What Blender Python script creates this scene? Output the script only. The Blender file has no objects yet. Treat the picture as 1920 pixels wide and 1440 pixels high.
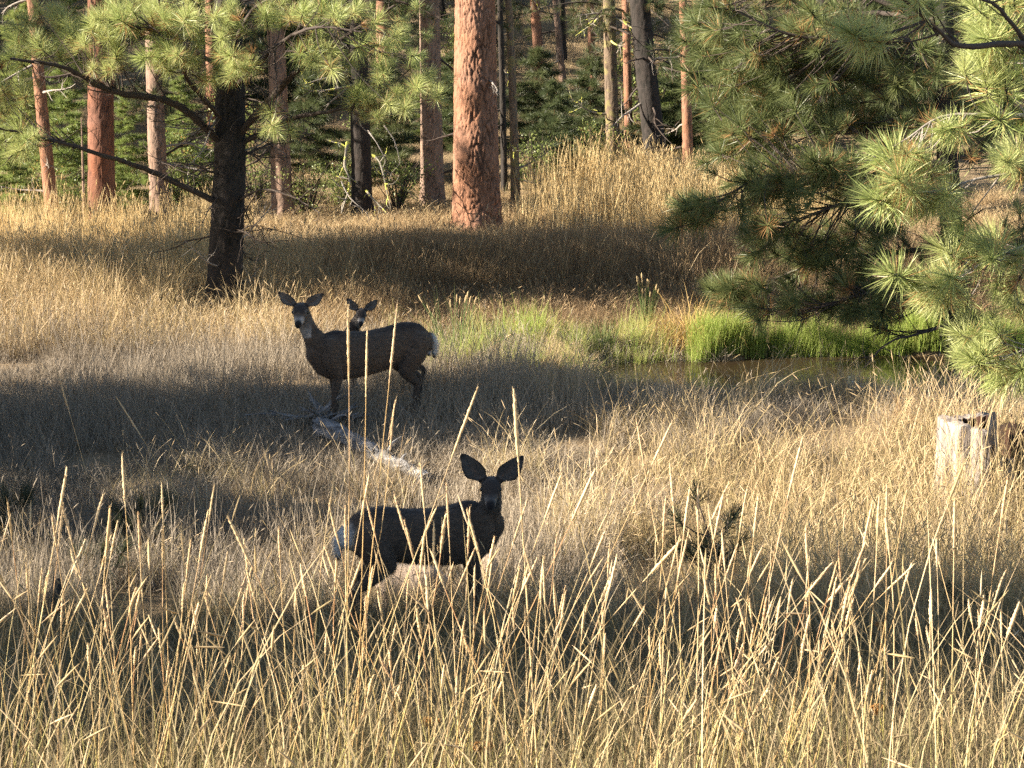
import bpy, math, random
import numpy as np
from mathutils import Vector, Matrix

rng = np.random.default_rng(11)
random.seed(11)
scene = bpy.context.scene
COL = scene.collection

# ------------------------------------------------------------------ camera
CZ = 5.4
PITCH = math.radians(12.37)
FPX = 3740.0                       # focal length in pixels of the 1920 wide photograph
cd = bpy.data.cameras.new('camera')
cam = bpy.data.objects.new('camera', cd)
COL.objects.link(cam)
cam.location = (0, 0, CZ)
cam.rotation_euler = (math.radians(90) - PITCH, 0, 0)
cd.sensor_width = 36
cd.lens = 36 * FPX / 1920
cd.clip_start = 0.1
cd.clip_end = 600
cd.dof.use_dof = True
cd.dof.focus_distance = 20.5
cd.dof.aperture_fstop = 17.0
scene.camera = cam

# ------------------------------------------------------------------ light
SUN_EL = math.radians(25)
SUN_AZ = math.atan2(-0.974, -0.225)          # compass style: atan2(x, y)
world = bpy.data.worlds.new('World')
scene.world = world
world.use_nodes = True
wn = world.node_tree
bg = wn.nodes['Background']
sky = wn.nodes.new('ShaderNodeTexSky')
sky.sky_type = 'NISHITA'
sky.sun_disc = False
sky.sun_elevation = SUN_EL
sky.sun_rotation = SUN_AZ % (2 * math.pi)
sky.air_density = 1.0
sky.dust_density = 0.6
wn.links.new(sky.outputs[0], bg.inputs[0])
bg.inputs[1].default_value = 0.06

sd = bpy.data.lights.new('sun', 'SUN')
sd.energy = 5.0
sd.angle = math.radians(0.5)
sd.color = (1.0, 0.89, 0.74)
sun = bpy.data.objects.new('sun', sd)
COL.objects.link(sun)
SUND = Vector((math.sin(SUN_AZ) * math.cos(SUN_EL), math.cos(SUN_AZ) * math.cos(SUN_EL), math.sin(SUN_EL)))
sun.rotation_euler = SUND.to_track_quat('Z', 'Y').to_euler()
sun.location = SUND * 80

scene.view_settings.view_transform = 'Standard'
scene.view_settings.look = 'None'
scene.view_settings.gamma = 1
scene.view_settings.use_curve_mapping = False
scene.view_settings.exposure = 2.05
scene.render.engine = 'CYCLES'
scene.cycles.use_light_tree = False
scene.cycles.use_denoising = False
scene.cycles.max_bounces = 4
scene.cycles.diffuse_bounces = 2
scene.cycles.transmission_bounces = 2
scene.cycles.transparent_max_bounces = 4

# ------------------------------------------------------------------ helpers
CP = np.array([0, 0, CZ])
CF = np.array([0, math.cos(PITCH), -math.sin(PITCH)])
CU = np.array([0, math.sin(PITCH), math.cos(PITCH)])
CR = np.array([1.0, 0, 0])


def at(px, py, Y):
    """the point of the place seen at this pixel of the photograph, Y metres in front of the camera"""
    d = CF + CR * ((px - 960) / FPX) + CU * ((720 - py) / FPX)
    return CP + d * (Y / d[1])


# terrain profile along the view: distance -> height
_prof = [(-40, 6.0), (-10, 4.2), (0, 3.75), (4, 3.0)]
for Y, row in [(7, 1560), (9, 1440), (11, 1350), (13, 1255), (14.5, 1180), (16, 1105), (18, 985), (20.8, 790),
               (22, 745), (25, 655), (28.5, 535), (31, 475), (35, 412)]:
    _prof.append((Y, at(960, row, Y)[2]))
_prof += [(42, 1.05), (50, 1.9), (60, 3.6), (75, 7.0), (100, 14), (140, 24), (200, 36)]
_px = np.linspace(-40, 200, 2401)
_pz = np.interp(_px, [p[0] for p in _prof], [p[1] for p in _prof])
_k = np.hanning(17); _k /= _k.sum()
_pz = np.convolve(np.pad(_pz, 8, mode='edge'), _k, mode='valid')

POND = (4.9, 23.75, 3.9, 1.5)
WATER_Z = 0.27


def gz(x, y):
    x = np.asarray(x, float); y = np.asarray(y, float)
    z = np.interp(y, _px, _pz)
    z = z + 0.035 * np.sin(1.7 * x + 0.9 * y) * np.cos(1.1 * y - 0.6 * x) + 0.02 * np.sin(3.9 * x - 2.3 * y + 1)
    far = np.clip((y - 40) / 40, 0, 1)
    z = z + far * (0.9 * np.sin(0.13 * x + 1.0) + 0.5 * np.sin(0.31 * x - 0.2 * y))
    q = np.sqrt(((x - POND[0]) / POND[2]) ** 2 + ((y - POND[1]) / POND[3]) ** 2)
    q = q + 0.10 * np.sin(2.3 * x + 1.3) + 0.05 * np.sin(5.1 * x)
    dip = np.clip((1.12 - q) / 0.28, 0, 1)
    dip = dip * dip * (3 - 2 * dip)
    return z * (1 - dip) + dip * (WATER_Z - 0.25)


def g1(x, y):
    return float(gz(x, y))


class MB:
    def __init__(s):
        s.V = []; s.L = []; s.S = []; s.M = []; s.A = []; s.B = []; s.n = 0

    def add(s, V, F, mat=0, a=0.0, b=0.0):
        V = np.asarray(V, float).reshape(-1, 3)
        F = np.asarray(F, int)
        s.V.append(V); s.L.append((F + s.n).ravel())
        s.S.append(np.full(len(F), F.shape[1])); s.M.append(np.full(len(F), mat))
        s.A.append(np.broadcast_to(np.asarray(a, float), (len(V),)).copy())
        s.B.append(np.broadcast_to(np.asarray(b, float), (len(V),)).copy())
        s.n += len(V)
        return s

    def mesh(s, name, mats, smooth=True):
        me = bpy.data.meshes.new(name)
        V = np.concatenate(s.V); L = np.concatenate(s.L); S = np.concatenate(s.S); M = np.concatenate(s.M)
        me.vertices.add(len(V)); me.vertices.foreach_set('co', V.astype(np.float32).ravel())
        me.loops.add(len(L)); me.loops.foreach_set('vertex_index', L.astype(np.int32))
        me.polygons.add(len(S))
        me.polygons.foreach_set('loop_start', (np.cumsum(S) - S).astype(np.int32))
        me.polygons.foreach_set('material_index', M.astype(np.int32))
        me.polygons.foreach_set('use_smooth', np.full(len(S), smooth))
        for m in (mats if isinstance(mats, (list, tuple)) else [mats]):
            me.materials.append(m)
        me.update(calc_edges=True)
        for nm, arr in (('a', s.A), ('b', s.B)):
            at_ = me.attributes.new(nm, 'FLOAT', 'POINT')
            at_.data.foreach_set('value', np.concatenate(arr).astype(np.float32))
        return me


def link(name, data, parent=None, loc=None, rot=None, scl=None):
    o = bpy.data.objects.new(name, data)
    COL.objects.link(o)
    if parent is not None:
        o.parent = parent
    if loc is not None: o.location = loc
    if rot is not None: o.rotation_euler = rot
    if scl is not None: o.scale = scl if hasattr(scl, '__len__') else (scl,) * 3
    return o


def tag(o, label=None, cat=None, group=None, kind=None):
    if label: o['label'] = label
    if cat: o['category'] = cat
    if group: o['group'] = group
    if kind: o['kind'] = kind
    return o


def thing(name, label, cat, loc, rot=None, group=None):
    o = link(name, None, None, loc, rot)
    o.empty_display_size = 0.1
    return tag(o, label, cat, group)


def norm(v):
    v = np.asarray(v, float)
    return v / (np.linalg.norm(v) + 1e-12)


def resample(P, R, step):
    P = np.asarray(P, float); R = np.asarray(R, float)
    k = len(P)
    # catmull-rom through P
    out = []; rad = []
    for i in range(k - 1):
        p0 = P[max(i - 1, 0)]; p1 = P[i]; p2 = P[i + 1]; p3 = P[min(i + 2, k - 1)]
        n = max(2, int(np.linalg.norm(p2 - p1) / step))
        t = np.linspace(0, 1, n, endpoint=False)[:, None]
        out.append(0.5 * (2 * p1 + (p2 - p0) * t + (2 * p0 - 5 * p1 + 4 * p2 - p3) * t ** 2 + (3 * p1 - p0 - 3 * p2 + p3) * t ** 3))
        rad.append(R[i] + (R[i + 1] - R[i]) * t[:, 0])
    out.append(P[-1:]); rad.append(R[-1:])
    return np.concatenate(out), np.concatenate(rad)


def tube(P, R, n=6, flat=1.0, ref=(0, 0, 1), cap=True):
    """closed tube through P (k,3) with radii R; flat scales the second cross axis"""
    P = np.asarray(P, float); R = np.asarray(R, float)
    k = len(P)
    T = np.gradient(P, axis=0)
    T /= (np.linalg.norm(T, axis=1)[:, None] + 1e-9)
    ref = np.asarray(ref, float)
    S = np.cross(T, ref)
    bad = np.linalg.norm(S, axis=1) < 1e-3
    S[bad] = np.cross(T[bad], np.array([1.0, 0.13, 0]))
    S /= (np.linalg.norm(S, axis=1)[:, None] + 1e-9)
    U = np.cross(S, T)
    ang = np.linspace(0, 2 * math.pi, n, endpoint=False)
    ca, sa = np.cos(ang), np.sin(ang)
    V = P[:, None, :] + R[:, None, None] * (ca[None, :, None] * S[:, None, :] + flat * sa[None, :, None] * U[:, None, :])
    V = V.reshape(-1, 3)
    i = np.arange(k - 1)[:, None] * n; j = np.arange(n)[None, :]; j2 = (j + 1) % n
    F = np.stack([i + j, i + j2, i + n + j2, i + n + j], -1).reshape(-1, 4)
    return V, F


def ptube(mb, P, R, n=5, mat=0, a=0.0, b=0.0):
    V, F = tube(P, R, n)
    mb.add(V, F, mat, a, b)


def wobble(P, amp, seed=None):
    P = np.array(P, float)
    P[1:-1] += rng.normal(0, amp, (len(P) - 2, 3))
    return P


# ------------------------------------------------------------------ materials
def new_mat(name):
    m = bpy.data.materials.new(name)
    m.use_nodes = True
    nt = m.node_tree
    nt.nodes.clear()
    out = nt.nodes.new('ShaderNodeOutputMaterial')
    return m, nt, out


def ramp(nt, cols, pos=None):
    r = nt.nodes.new('ShaderNodeValToRGB')
    e = r.color_ramp.elements
    pos = pos or [i / (len(cols) - 1) for i in range(len(cols))]
    while len(e) < len(cols): e.new(0.5)
    for i, c in enumerate(cols):
        e[i].position = pos[i]; e[i].color = (*c, 1)
    return r


def attr(nt, name, typ='GEOMETRY'):
    n = nt.nodes.new('ShaderNodeAttribute')
    n.attribute_type = typ; n.attribute_name = name
    return n


def math_n(nt, op, a, b=None, c=None):
    n = nt.nodes.new('ShaderNodeMath'); n.operation = op
    for i, v in enumerate((a, b, c)):
        if v is None: continue
        if isinstance(v, (int, float)): n.inputs[i].default_value = v
        else: nt.links.new(v, n.inputs[i])
    return n.outputs[0]


def mixc(nt, f, a, b, typ='MIX'):
    n = nt.nodes.new('ShaderNodeMixRGB'); n.blend_type = typ
    for i, v in enumerate((f, a, b)):
        if isinstance(v, (int, float)): n.inputs[i].default_value = v
        elif isinstance(v, tuple): n.inputs[i].default_value = (*v, 1)
        else: nt.links.new(v, n.inputs[i])
    return n.outputs[0]


def noise_n(nt, scale, detail=3, coord='Object', rough=0.6, vscale=None):
    t = nt.nodes.new('ShaderNodeTexCoord'); n = nt.nodes.new('ShaderNodeTexNoise')
    n.inputs['Scale'].default_value = scale; n.inputs['Detail'].default_value = detail
    n.inputs['Roughness'].default_value = rough
    src = t.outputs[coord]
    if vscale:
        mp = nt.nodes.new('ShaderNodeMapping'); mp.inputs['Scale'].default_value = vscale
        nt.links.new(src, mp.inputs[0]); src = mp.outputs[0]
    nt.links.new(src, n.inputs['Vector'])
    return n.outputs['Fac']


def leafy(nt, out, col, trans=0.35, rough=0.55, spec=0.25):
    p = nt.nodes.new('ShaderNodeBsdfPrincipled')
    p.inputs['Roughness'].default_value = rough
    p.inputs['Specular IOR Level'].default_value = spec
    t = nt.nodes.new('ShaderNodeBsdfTranslucent')
    mx = nt.nodes.new('ShaderNodeMixShader'); mx.inputs[0].default_value = trans
    nt.links.new(col, p.inputs['Base Color']); nt.links.new(col, t.inputs['Color'])
    nt.links.new(p.outputs[0], mx.inputs[1]); nt.links.new(t.outputs[0], mx.inputs[2])
    nt.links.new(mx.outputs[0], out.inputs['Surface'])


def grass_mat(name, cols, base_col=None, base_amt=0.0, trans=0.3, typ='INSTANCER'):
    m, nt, out = new_mat(name)
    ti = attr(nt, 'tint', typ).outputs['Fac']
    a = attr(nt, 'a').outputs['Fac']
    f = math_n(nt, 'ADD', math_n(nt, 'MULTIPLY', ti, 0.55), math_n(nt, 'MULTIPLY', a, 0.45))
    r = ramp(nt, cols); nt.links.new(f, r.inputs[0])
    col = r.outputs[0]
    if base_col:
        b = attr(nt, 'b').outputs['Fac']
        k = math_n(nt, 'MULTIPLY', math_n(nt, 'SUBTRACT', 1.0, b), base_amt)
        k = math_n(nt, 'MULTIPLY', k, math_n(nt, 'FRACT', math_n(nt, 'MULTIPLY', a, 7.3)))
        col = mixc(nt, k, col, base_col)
    leafy(nt, out, col, trans)
    return m


def bark_mat(name, plate, plate2, fissure, rough=0.9, lichen=None):
    m, nt, out = new_mat(name)
    n = noise_n(nt, 9, 4, vscale=(1, 1, 0.35))
    n2 = noise_n(nt, 55, 3)
    n3 = noise_n(nt, 1.3, 2)
    r = ramp(nt, [plate, plate2], [0.35, 0.65]); nt.links.new(n, r.inputs[0])
    col = mixc(nt, math_n(nt, 'MULTIPLY', n2, 0.5), r.outputs[0], tuple(c * 0.55 for c in plate))
    col = mixc(nt, math_n(nt, 'MULTIPLY', math_n(nt, 'POWER', n3, 1.6), 0.9), col, tuple(c_ * 0.4 + 0.12 * min(1.0, sum(plate) / 0.5) for c_ in plate))
    a = attr(nt, 'a').outputs['Fac']
    col = mixc(nt, a, col, fissure)
    if lichen:
        ln = noise_n(nt, 6, 3)
        k = math_n(nt, 'GREATER_THAN', ln, 0.55)
        col = mixc(nt, math_n(nt, 'MULTIPLY', k, 0.8), col, lichen)
    p = nt.nodes.new('ShaderNodeBsdfPrincipled')
    p.inputs['Roughness'].default_value = rough
    p.inputs['Specular IOR Level'].default_value = 0.15
    nt.links.new(col, p.inputs['Base Color'])
    b = nt.nodes.new('ShaderNodeBump'); b.inputs['Strength'].default_value = 0.6; b.inputs['Distance'].default_value = 0.02
    nt.links.new(n2, b.inputs['Height']); nt.links.new(b.outputs[0], p.inputs['Normal'])
    nt.links.new(p.outputs[0], out.inputs['Surface'])
    return m


def needle_mat(name, cols, dead, trans=0.4):
    m, nt, out = new_mat(name)
    oi = nt.nodes.new('ShaderNodeObjectInfo')
    a = attr(nt, 'a').outputs['Fac']
    b = attr(nt, 'b').outputs['Fac']
    f = math_n(nt, 'ADD', math_n(nt, 'MULTIPLY', oi.outputs['Random'], 0.45), math_n(nt, 'MULTIPLY', a, 0.55))
    r = ramp(nt, cols); nt.links.new(f, r.inputs[0])
    col = mixc(nt, b, r.outputs[0], dead)
    leafy(nt, out, col, trans, 0.42, 0.4)
    return m


M = {}
M['bark_red'] = bark_mat('bark_red', (0.37, 0.17, 0.088), (0.25, 0.105, 0.05), (0.055, 0.032, 0.022))
M['bark_rust'] = bark_mat('bark_rust', (0.26, 0.10, 0.05), (0.18, 0.07, 0.036), (0.04, 0.022, 0.016))
M['bark_pale'] = bark_mat('bark_pale', (0.33, 0.21, 0.145), (0.23, 0.145, 0.10), (0.05, 0.04, 0.03))
M['bark_dark'] = bark_mat('bark_dark', (0.052, 0.041, 0.035), (0.034, 0.028, 0.024), (0.012, 0.013, 0.011))
M['bark_moss'] = bark_mat('bark_moss', (0.22, 0.15, 0.09), (0.15, 0.10, 0.06), (0.04, 0.03, 0.02), lichen=(0.20, 0.17, 0.075))
M['twig_dark'] = bark_mat('twig_dark', (0.085, 0.062, 0.048), (0.06, 0.045, 0.036), (0.03, 0.02, 0.018))
M['twig_grey'] = bark_mat('twig_grey', (0.36, 0.31, 0.26), (0.27, 0.23, 0.19), (0.10, 0.08, 0.07))
M['twig_lichen'] = bark_mat('twig_lichen', (0.30, 0.26, 0.2), (0.25, 0.22, 0.15), (0.09, 0.08, 0.06), lichen=(0.66, 0.66, 0.12))
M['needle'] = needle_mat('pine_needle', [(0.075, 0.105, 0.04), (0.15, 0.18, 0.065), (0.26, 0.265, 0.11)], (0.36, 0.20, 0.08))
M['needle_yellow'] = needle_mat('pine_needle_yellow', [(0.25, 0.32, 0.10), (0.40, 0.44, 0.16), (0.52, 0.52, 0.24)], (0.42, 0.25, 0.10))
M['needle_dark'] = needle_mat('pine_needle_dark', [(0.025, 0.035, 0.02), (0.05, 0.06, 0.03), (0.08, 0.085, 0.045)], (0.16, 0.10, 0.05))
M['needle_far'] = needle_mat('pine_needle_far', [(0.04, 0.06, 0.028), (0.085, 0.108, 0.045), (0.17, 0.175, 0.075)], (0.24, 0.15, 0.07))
M['leaf'] = needle_mat('shrub_leaf', [(0.12, 0.17, 0.045), (0.22, 0.27, 0.08), (0.34, 0.36, 0.12)], (0.36, 0.22, 0.07), 0.5)

M['meadow'] = grass_mat('meadow_grass', [(0.20, 0.165, 0.125), (0.33, 0.275, 0.205), (0.48, 0.40, 0.285)])
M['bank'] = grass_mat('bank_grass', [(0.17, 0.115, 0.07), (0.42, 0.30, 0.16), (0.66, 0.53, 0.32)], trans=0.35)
M['gold'] = grass_mat('golden_grass', [(0.48, 0.34, 0.16), (0.60, 0.45, 0.22), (0.72, 0.58, 0.33)], trans=0.35)
M['green'] = grass_mat('green_grass', [(0.24, 0.36, 0.06), (0.38, 0.44, 0.12), (0.50, 0.40, 0.18)], trans=0.45)
M['front'] = grass_mat('front_grass', [(0.28, 0.13, 0.07), (0.48, 0.31, 0.16), (0.64, 0.48, 0.28), (0.44, 0.34, 0.17), (0.62, 0.46, 0.27), (0.74, 0.64, 0.46)], (0.16, 0.19, 0.06), 0.7)
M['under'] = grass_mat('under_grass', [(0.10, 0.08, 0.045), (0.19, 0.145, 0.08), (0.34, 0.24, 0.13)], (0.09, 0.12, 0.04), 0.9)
M['tuft_gold'] = grass_mat('tussock_grass', [(0.42, 0.27, 0.09), (0.55, 0.39, 0.16), (0.64, 0.50, 0.25)], typ='OBJECT')
M['rush'] = grass_mat('rush_blade', [(0.10, 0.15, 0.05), (0.22, 0.24, 0.09), (0.50, 0.40, 0.2)], typ='OBJECT')


def stalk_mat(name, stem=True):
    m, nt, out = new_mat(name)
    oi = nt.nodes.new('ShaderNodeObjectInfo')
    b = attr(nt, 'b').outputs['Fac']
    r = ramp(nt, [(0.55, 0.37, 0.16), (0.68, 0.52, 0.29), (0.52, 0.29, 0.14)]); nt.links.new(oi.outputs['Random'], r.inputs[0])
    col = r.outputs[0]
    if stem:
        k = math_n(nt, 'MULTIPLY', math_n(nt, 'SUBTRACT', 0.75, b), math_n(nt, 'GREATER_THAN', oi.outputs['Random'], 0.45))
        k = math_n(nt, 'MAXIMUM', k, 0.0)
        col = mixc(nt, k, col, (0.28, 0.32, 0.07))
    else:
        col = mixc(nt, noise_n(nt, 120, 2), col, (0.66, 0.52, 0.32))
    leafy(nt, out, col, 0.25, 0.5)
    return m


M['stem'] = stalk_mat('stalk_stem')
M['head'] = stalk_mat('stalk_head', False)


def plain(name, c1, c2, scale=8, rough=0.85, bump=0.4, spec=0.2, vscale=None, coord='Object', bd=0.03):
    m, nt, out = new_mat(name)
    n = noise_n(nt, scale, 5, coord, vscale=vscale)
    r = ramp(nt, [c1, c2], [0.35, 0.68]); nt.links.new(n, r.inputs[0])
    p = nt.nodes.new('ShaderNodeBsdfPrincipled'); p.inputs['Roughness'].default_value = rough
    p.inputs['Specular IOR Level'].default_value = spec
    nt.links.new(r.outputs[0], p.inputs['Base Color'])
    b = nt.nodes.new('ShaderNodeBump'); b.inputs['Strength'].default_value = bump; b.inputs['Distance'].default_value = bd
    nt.links.new(noise_n(nt, scale * 4, 5, coord, vscale=vscale), b.inputs['Height'])
    nt.links.new(b.outputs[0], p.inputs['Normal'])
    nt.links.new(p.outputs[0], out.inputs['Surface'])
    return m


M['grey_wood'] = plain('weathered_wood', (0.22, 0.20, 0.18), (0.46, 0.43, 0.39), 7, vscale=(1, 1, 0.15))
M['log_wood'] = plain('log_wood', (0.11, 0.107, 0.105), (0.36, 0.35, 0.345), 14, vscale=(0.12, 1, 1), bump=0.9)
M['stump_wood'] = plain('stump_wood', (0.11, 0.09, 0.078), (0.42, 0.365, 0.32), 13, vscale=(1, 1, 0.14), bump=0.9)
M['rot_wood'] = plain('rotten_wood', (0.022, 0.013, 0.010), (0.075, 0.036, 0.022), 10, vscale=(1, 1, 0.3))
M['rock'] = plain('tan_rock', (0.36, 0.26, 0.18), (0.56, 0.44, 0.33), 9)
M['dark_stump'] = plain('dark_stump', (0.03, 0.026, 0.024), (0.09, 0.075, 0.065), 12)
M['flower'] = plain('dry_flower', (0.34, 0.16, 0.05), (0.50, 0.28, 0.10), 60, bump=0.8)
M['cattail'] = plain('rush_head', (0.26, 0.19, 0.10), (0.44, 0.33, 0.18), 40)


def ground_material():
    m, nt, out = new_mat('soil_and_litter')
    n1 = noise_n(nt, 0.35, 4); n2 = noise_n(nt, 14, 6, rough=0.75); n3 = noise_n(nt, 60, 4, rough=0.7)
    r = ramp(nt, [(0.08, 0.058, 0.038), (0.17, 0.125, 0.078), (0.29, 0.22, 0.135)], [0.3, 0.5, 0.7])
    nt.links.new(n2, r.inputs[0])
    col = mixc(nt, math_n(nt, 'MULTIPLY', n3, 0.7), r.outputs[0], (0.32, 0.24, 0.15))
    col = mixc(nt, math_n(nt, 'MULTIPLY', n1, 0.5), col, (0.30, 0.21, 0.11))
    p = nt.nodes.new('ShaderNodeBsdfPrincipled'); p.inputs['Roughness'].default_value = 0.95
    p.inputs['Specular IOR Level'].default_value = 0.1
    nt.links.new(col, p.inputs['Base Color'])
    b = nt.nodes.new('ShaderNodeBump'); b.inputs['Strength'].default_value = 0.9; b.inputs['Distance'].default_value = 0.06
    nt.links.new(n2, b.inputs['Height']); nt.links.new(b.outputs[0], p.inputs['Normal'])
    nt.links.new(p.outputs[0], out.inputs['Surface'])
    return m


def water_material():
    m, nt, out = new_mat('pond_water')
    p = nt.nodes.new('ShaderNodeBsdfPrincipled')
    p.inputs['Base Color'].default_value = (0.035, 0.024, 0.012, 1)
    p.inputs['Roughness'].default_value = 0.02
    p.inputs['IOR'].default_value = 1.33
    p.inputs['Specular IOR Level'].default_value = 1.0
    b = nt.nodes.new('ShaderNodeBump'); b.inputs['Strength'].default_value = 0.05; b.inputs['Distance'].default_value = 0.02
    nt.links.new(noise_n(nt, 5, 2, vscale=(1, 2.5, 1)), b.inputs['Height']); nt.links.new(b.outputs[0], p.inputs['Normal'])
    nt.links.new(p.outputs[0], out.inputs['Surface'])
    return m


def coat_material():
    m, nt, out = new_mat('deer_coat')
    c = attr(nt, 'Col').outputs['Color']
    n = noise_n(nt, 45, 4, vscale=(0.35, 1, 1))
    col = mixc(nt, 0.55, c, ramp_out(nt, n), 'MULTIPLY')
    p = nt.nodes.new('ShaderNodeBsdfPrincipled'); p.inputs['Roughness'].default_value = 0.8
    p.inputs['Specular IOR Level'].default_value = 0.15
    p.inputs['Sheen Weight'].default_value = 0.15
    nt.links.new(col, p.inputs['Base Color'])
    b = nt.nodes.new('ShaderNodeBump'); b.inputs['Strength'].default_value = 0.5; b.inputs['Distance'].default_value = 0.012
    nt.links.new(n, b.inputs['Height']); nt.links.new(b.outputs[0], p.inputs['Normal'])
    nt.links.new(p.outputs[0], out.inputs['Surface'])
    return m


def ramp_out(nt, fac):
    r = ramp(nt, [(0.45, 0.45, 0.45), (1.3, 1.25, 1.2)], [0.3, 0.7])
    nt.links.new(fac, r.inputs[0])
    return r.outputs[0]


M['coat'] = coat_material()
m, nt, out = new_mat('deer_eye')
p = nt.nodes.new('ShaderNodeBsdfPrincipled'); p.inputs['Base Color'].default_value = (0.006, 0.005, 0.004, 1); p.inputs['Roughness'].default_value = 0.08
nt.links.new(p.outputs[0], out.inputs['Surface']); M['eye'] = m

# ------------------------------------------------------------------ ground and water
xs = np.concatenate([np.linspace(-110, -14, 40, endpoint=False), np.linspace(-14, 14, 141), np.linspace(14, 110, 41)[1:]])
ys = np.concatenate([np.linspace(-40, 4, 22, endpoint=False), np.linspace(4, 46, 281), np.linspace(46, 190, 90)[1:]])
X, Y = np.meshgrid(xs, ys)
Z = gz(X, Y)
V = np.stack([X, Y, Z], -1).reshape(-1, 3)
nx = len(xs); ny = len(ys)
i = np.arange(ny - 1)[:, None] * nx; j = np.arange(nx - 1)[None, :]
F = np.stack([i + j, i + j + 1, i + nx + j + 1, i + nx + j], -1).reshape(-1, 4)
ground = link('ground', MB().add(V, F).mesh('ground', ground_material()))
tag(ground, 'dry meadow ground rising into a wooded hillside behind', kind='structure')

ang = np.linspace(0, 2 * math.pi, 64, endpoint=False)
V = np.stack([POND[0] + 1.25 * POND[2] * np.cos(ang), POND[1] + 1.25 * POND[3] * np.sin(ang), np.full(64, WATER_Z)], -1)
V = np.concatenate([V, [[POND[0], POND[1], WATER_Z]]])
F = [[k, (k + 1) % 64, 64] for k in range(64)]
water = link('water', MB().add(V, F).mesh('water', water_material()))
tag(water, 'still dark pond water reflecting the green reeds', kind='structure')


# ------------------------------------------------------------------ deer
def make_deer(label, root, heading, s, head_world, face_world, ear_up=(0.62, 0.62), ear_len=0.21, legs=None, ear_tilt=0.0, pale=1.0, rump=0.0):
    root = np.asarray(root, float)
    c, sn = math.cos(heading), math.sin(heading)
    Rm = np.array([[c, sn, 0], [-sn, c, 0], [0, 0, 1]])
    H = Rm @ (np.asarray(head_world) - root) / s
    f = norm(Rm @ norm(face_world))
    r = norm(np.cross(f, [0, 0, 1])); u = np.cross(r, f)
    ch = []
    # trunk of the body: wide flat tube along x (flat scales the vertical axis)
    bx = [(-0.62, 0.775, 0.10, 0.085), (-0.54, 0.785, 0.175, 0.13), (-0.40, 0.785, 0.205, 0.165), (-0.20, 0.745, 0.205, 0.17),
          (0.0, 0.715, 0.215, 0.185), (0.20, 0.705, 0.235, 0.17), (0.36, 0.725, 0.24, 0.145), (0.46, 0.74, 0.20, 0.115), (0.54, 0.765, 0.12, 0.08)]
    P = np.array([(b[0], 0, b[1]) for b in bx]); Rr = np.array([b[3] for b in bx])
    P2, R2 = resample(P, Rr, 0.04)
    ratio = np.interp(P2[:, 0], [b[0] for b in bx], [b[2] / b[3] for b in bx])
    ch.append((P2, R2, ratio, (0, 0, 1)))
    # second masses for haunch and shoulder
    for sy in (-1, 1):
        ch.append(([(-0.50, 0.085 * sy, 0.80), (-0.44, 0.10 * sy, 0.68), (-0.37, 0.105 * sy, 0.56)], [0.125, 0.125, 0.085], 1.0, (0, 1, 0)))
        ch.append(([(0.40, 0.075 * sy, 0.84), (0.40, 0.09 * sy, 0.70), (0.35, 0.095 * sy, 0.56)], [0.09, 0.095, 0.062], 1.0, (0, 1, 0)))
    lg = legs or {}
    for nm, sy in (('fl', 1), ('fr', -1)):
        dx = lg.get(nm, 0.0)
        ch.append(([(0.36, 0.095 * sy, 0.62), (0.335 + dx * .3, 0.10 * sy, 0.50), (0.365 + dx * .7, 0.10 * sy, 0.33), (0.36 + dx * .9, 0.10 * sy, 0.20), (0.355 + dx, 0.10 * sy, 0.09), (0.385 + dx, 0.10 * sy, 0.02)],
                   [0.068, 0.048, 0.031, 0.022, 0.023, 0.03], 1.0, (0, 1, 0)))
    for nm, sy in (('hl', 1), ('hr', -1)):
        dx = lg.get(nm, 0.0)
        ch.append(([(-0.40, 0.10 * sy, 0.62), (-0.40 + dx * .3, 0.11 * sy, 0.53), (-0.50 + dx * .6, 0.11 * sy, 0.44), (-0.575 + dx * .8, 0.11 * sy, 0.38), (-0.56 + dx * .9, 0.11 * sy, 0.22), (-0.545 + dx, 0.11 * sy, 0.09), (-0.51 + dx, 0.11 * sy, 0.02)],
                   [0.10, 0.075, 0.048, 0.036, 0.024, 0.025, 0.03], 1.0, (0, 1, 0)))
    # tail
    ch.append(([(-0.66, 0, 0.84), (-0.70, 0, 0.77), (-0.705, 0, 0.68), (-0.70, 0, 0.62)], [0.03, 0.032, 0.026, 0.014], 1.0, (0, 1, 0)))
    # neck
    nb = np.array([0.44, 0, 0.80]); ne = H - 0.055 * f - 0.04 * u
    nm_ = nb * 0.5 + ne * 0.5 + np.array([0.03, 0, -0.02])
    Pn, Rn = resample([nb + np.array([-0.10, 0, -0.02]), nb, nm_, ne], [0.135, 0.12, 0.083, 0.07], 0.04)
    ch.append((Pn, Rn, 1.0, (0, 1, 0)))
    ch.append(([(0.50, 0, 0.72), nm_ + np.array([0.0, 0, -0.06]), ne - 0.03 * u], [0.09, 0.06, 0.05], 1.0, (0, 1, 0)))
    # head
    Ph = [H - 0.05 * f - 0.005 * u, H + 0.02 * f + 0.005 * u, H + 0.08 * f - 0.01 * u, H + 0.14 * f - 0.025 * u, H + 0.195 * f - 0.032 * u, H + 0.215 * f - 0.034 * u]
    ch.append((Ph, [0.068, 0.076, 0.062, 0.045, 0.037, 0.032], 1.0, tuple(u)))
    ch.append(([H - 0.03 * f - 0.05 * u, H + 0.07 * f - 0.052 * u, H + 0.185 * f - 0.055 * u], [0.05, 0.042, 0.026], 1.0, tuple(u)))
    for sy in (-1, 1):   # brow and cheek
        ch.append(([H + 0.03 * f + 0.035 * u + 0.045 * sy * r, H + 0.075 * f + 0.02 * u + 0.044 * sy * r], [0.028, 0.022], 1.0, tuple(u)))
    ears = []
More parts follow.
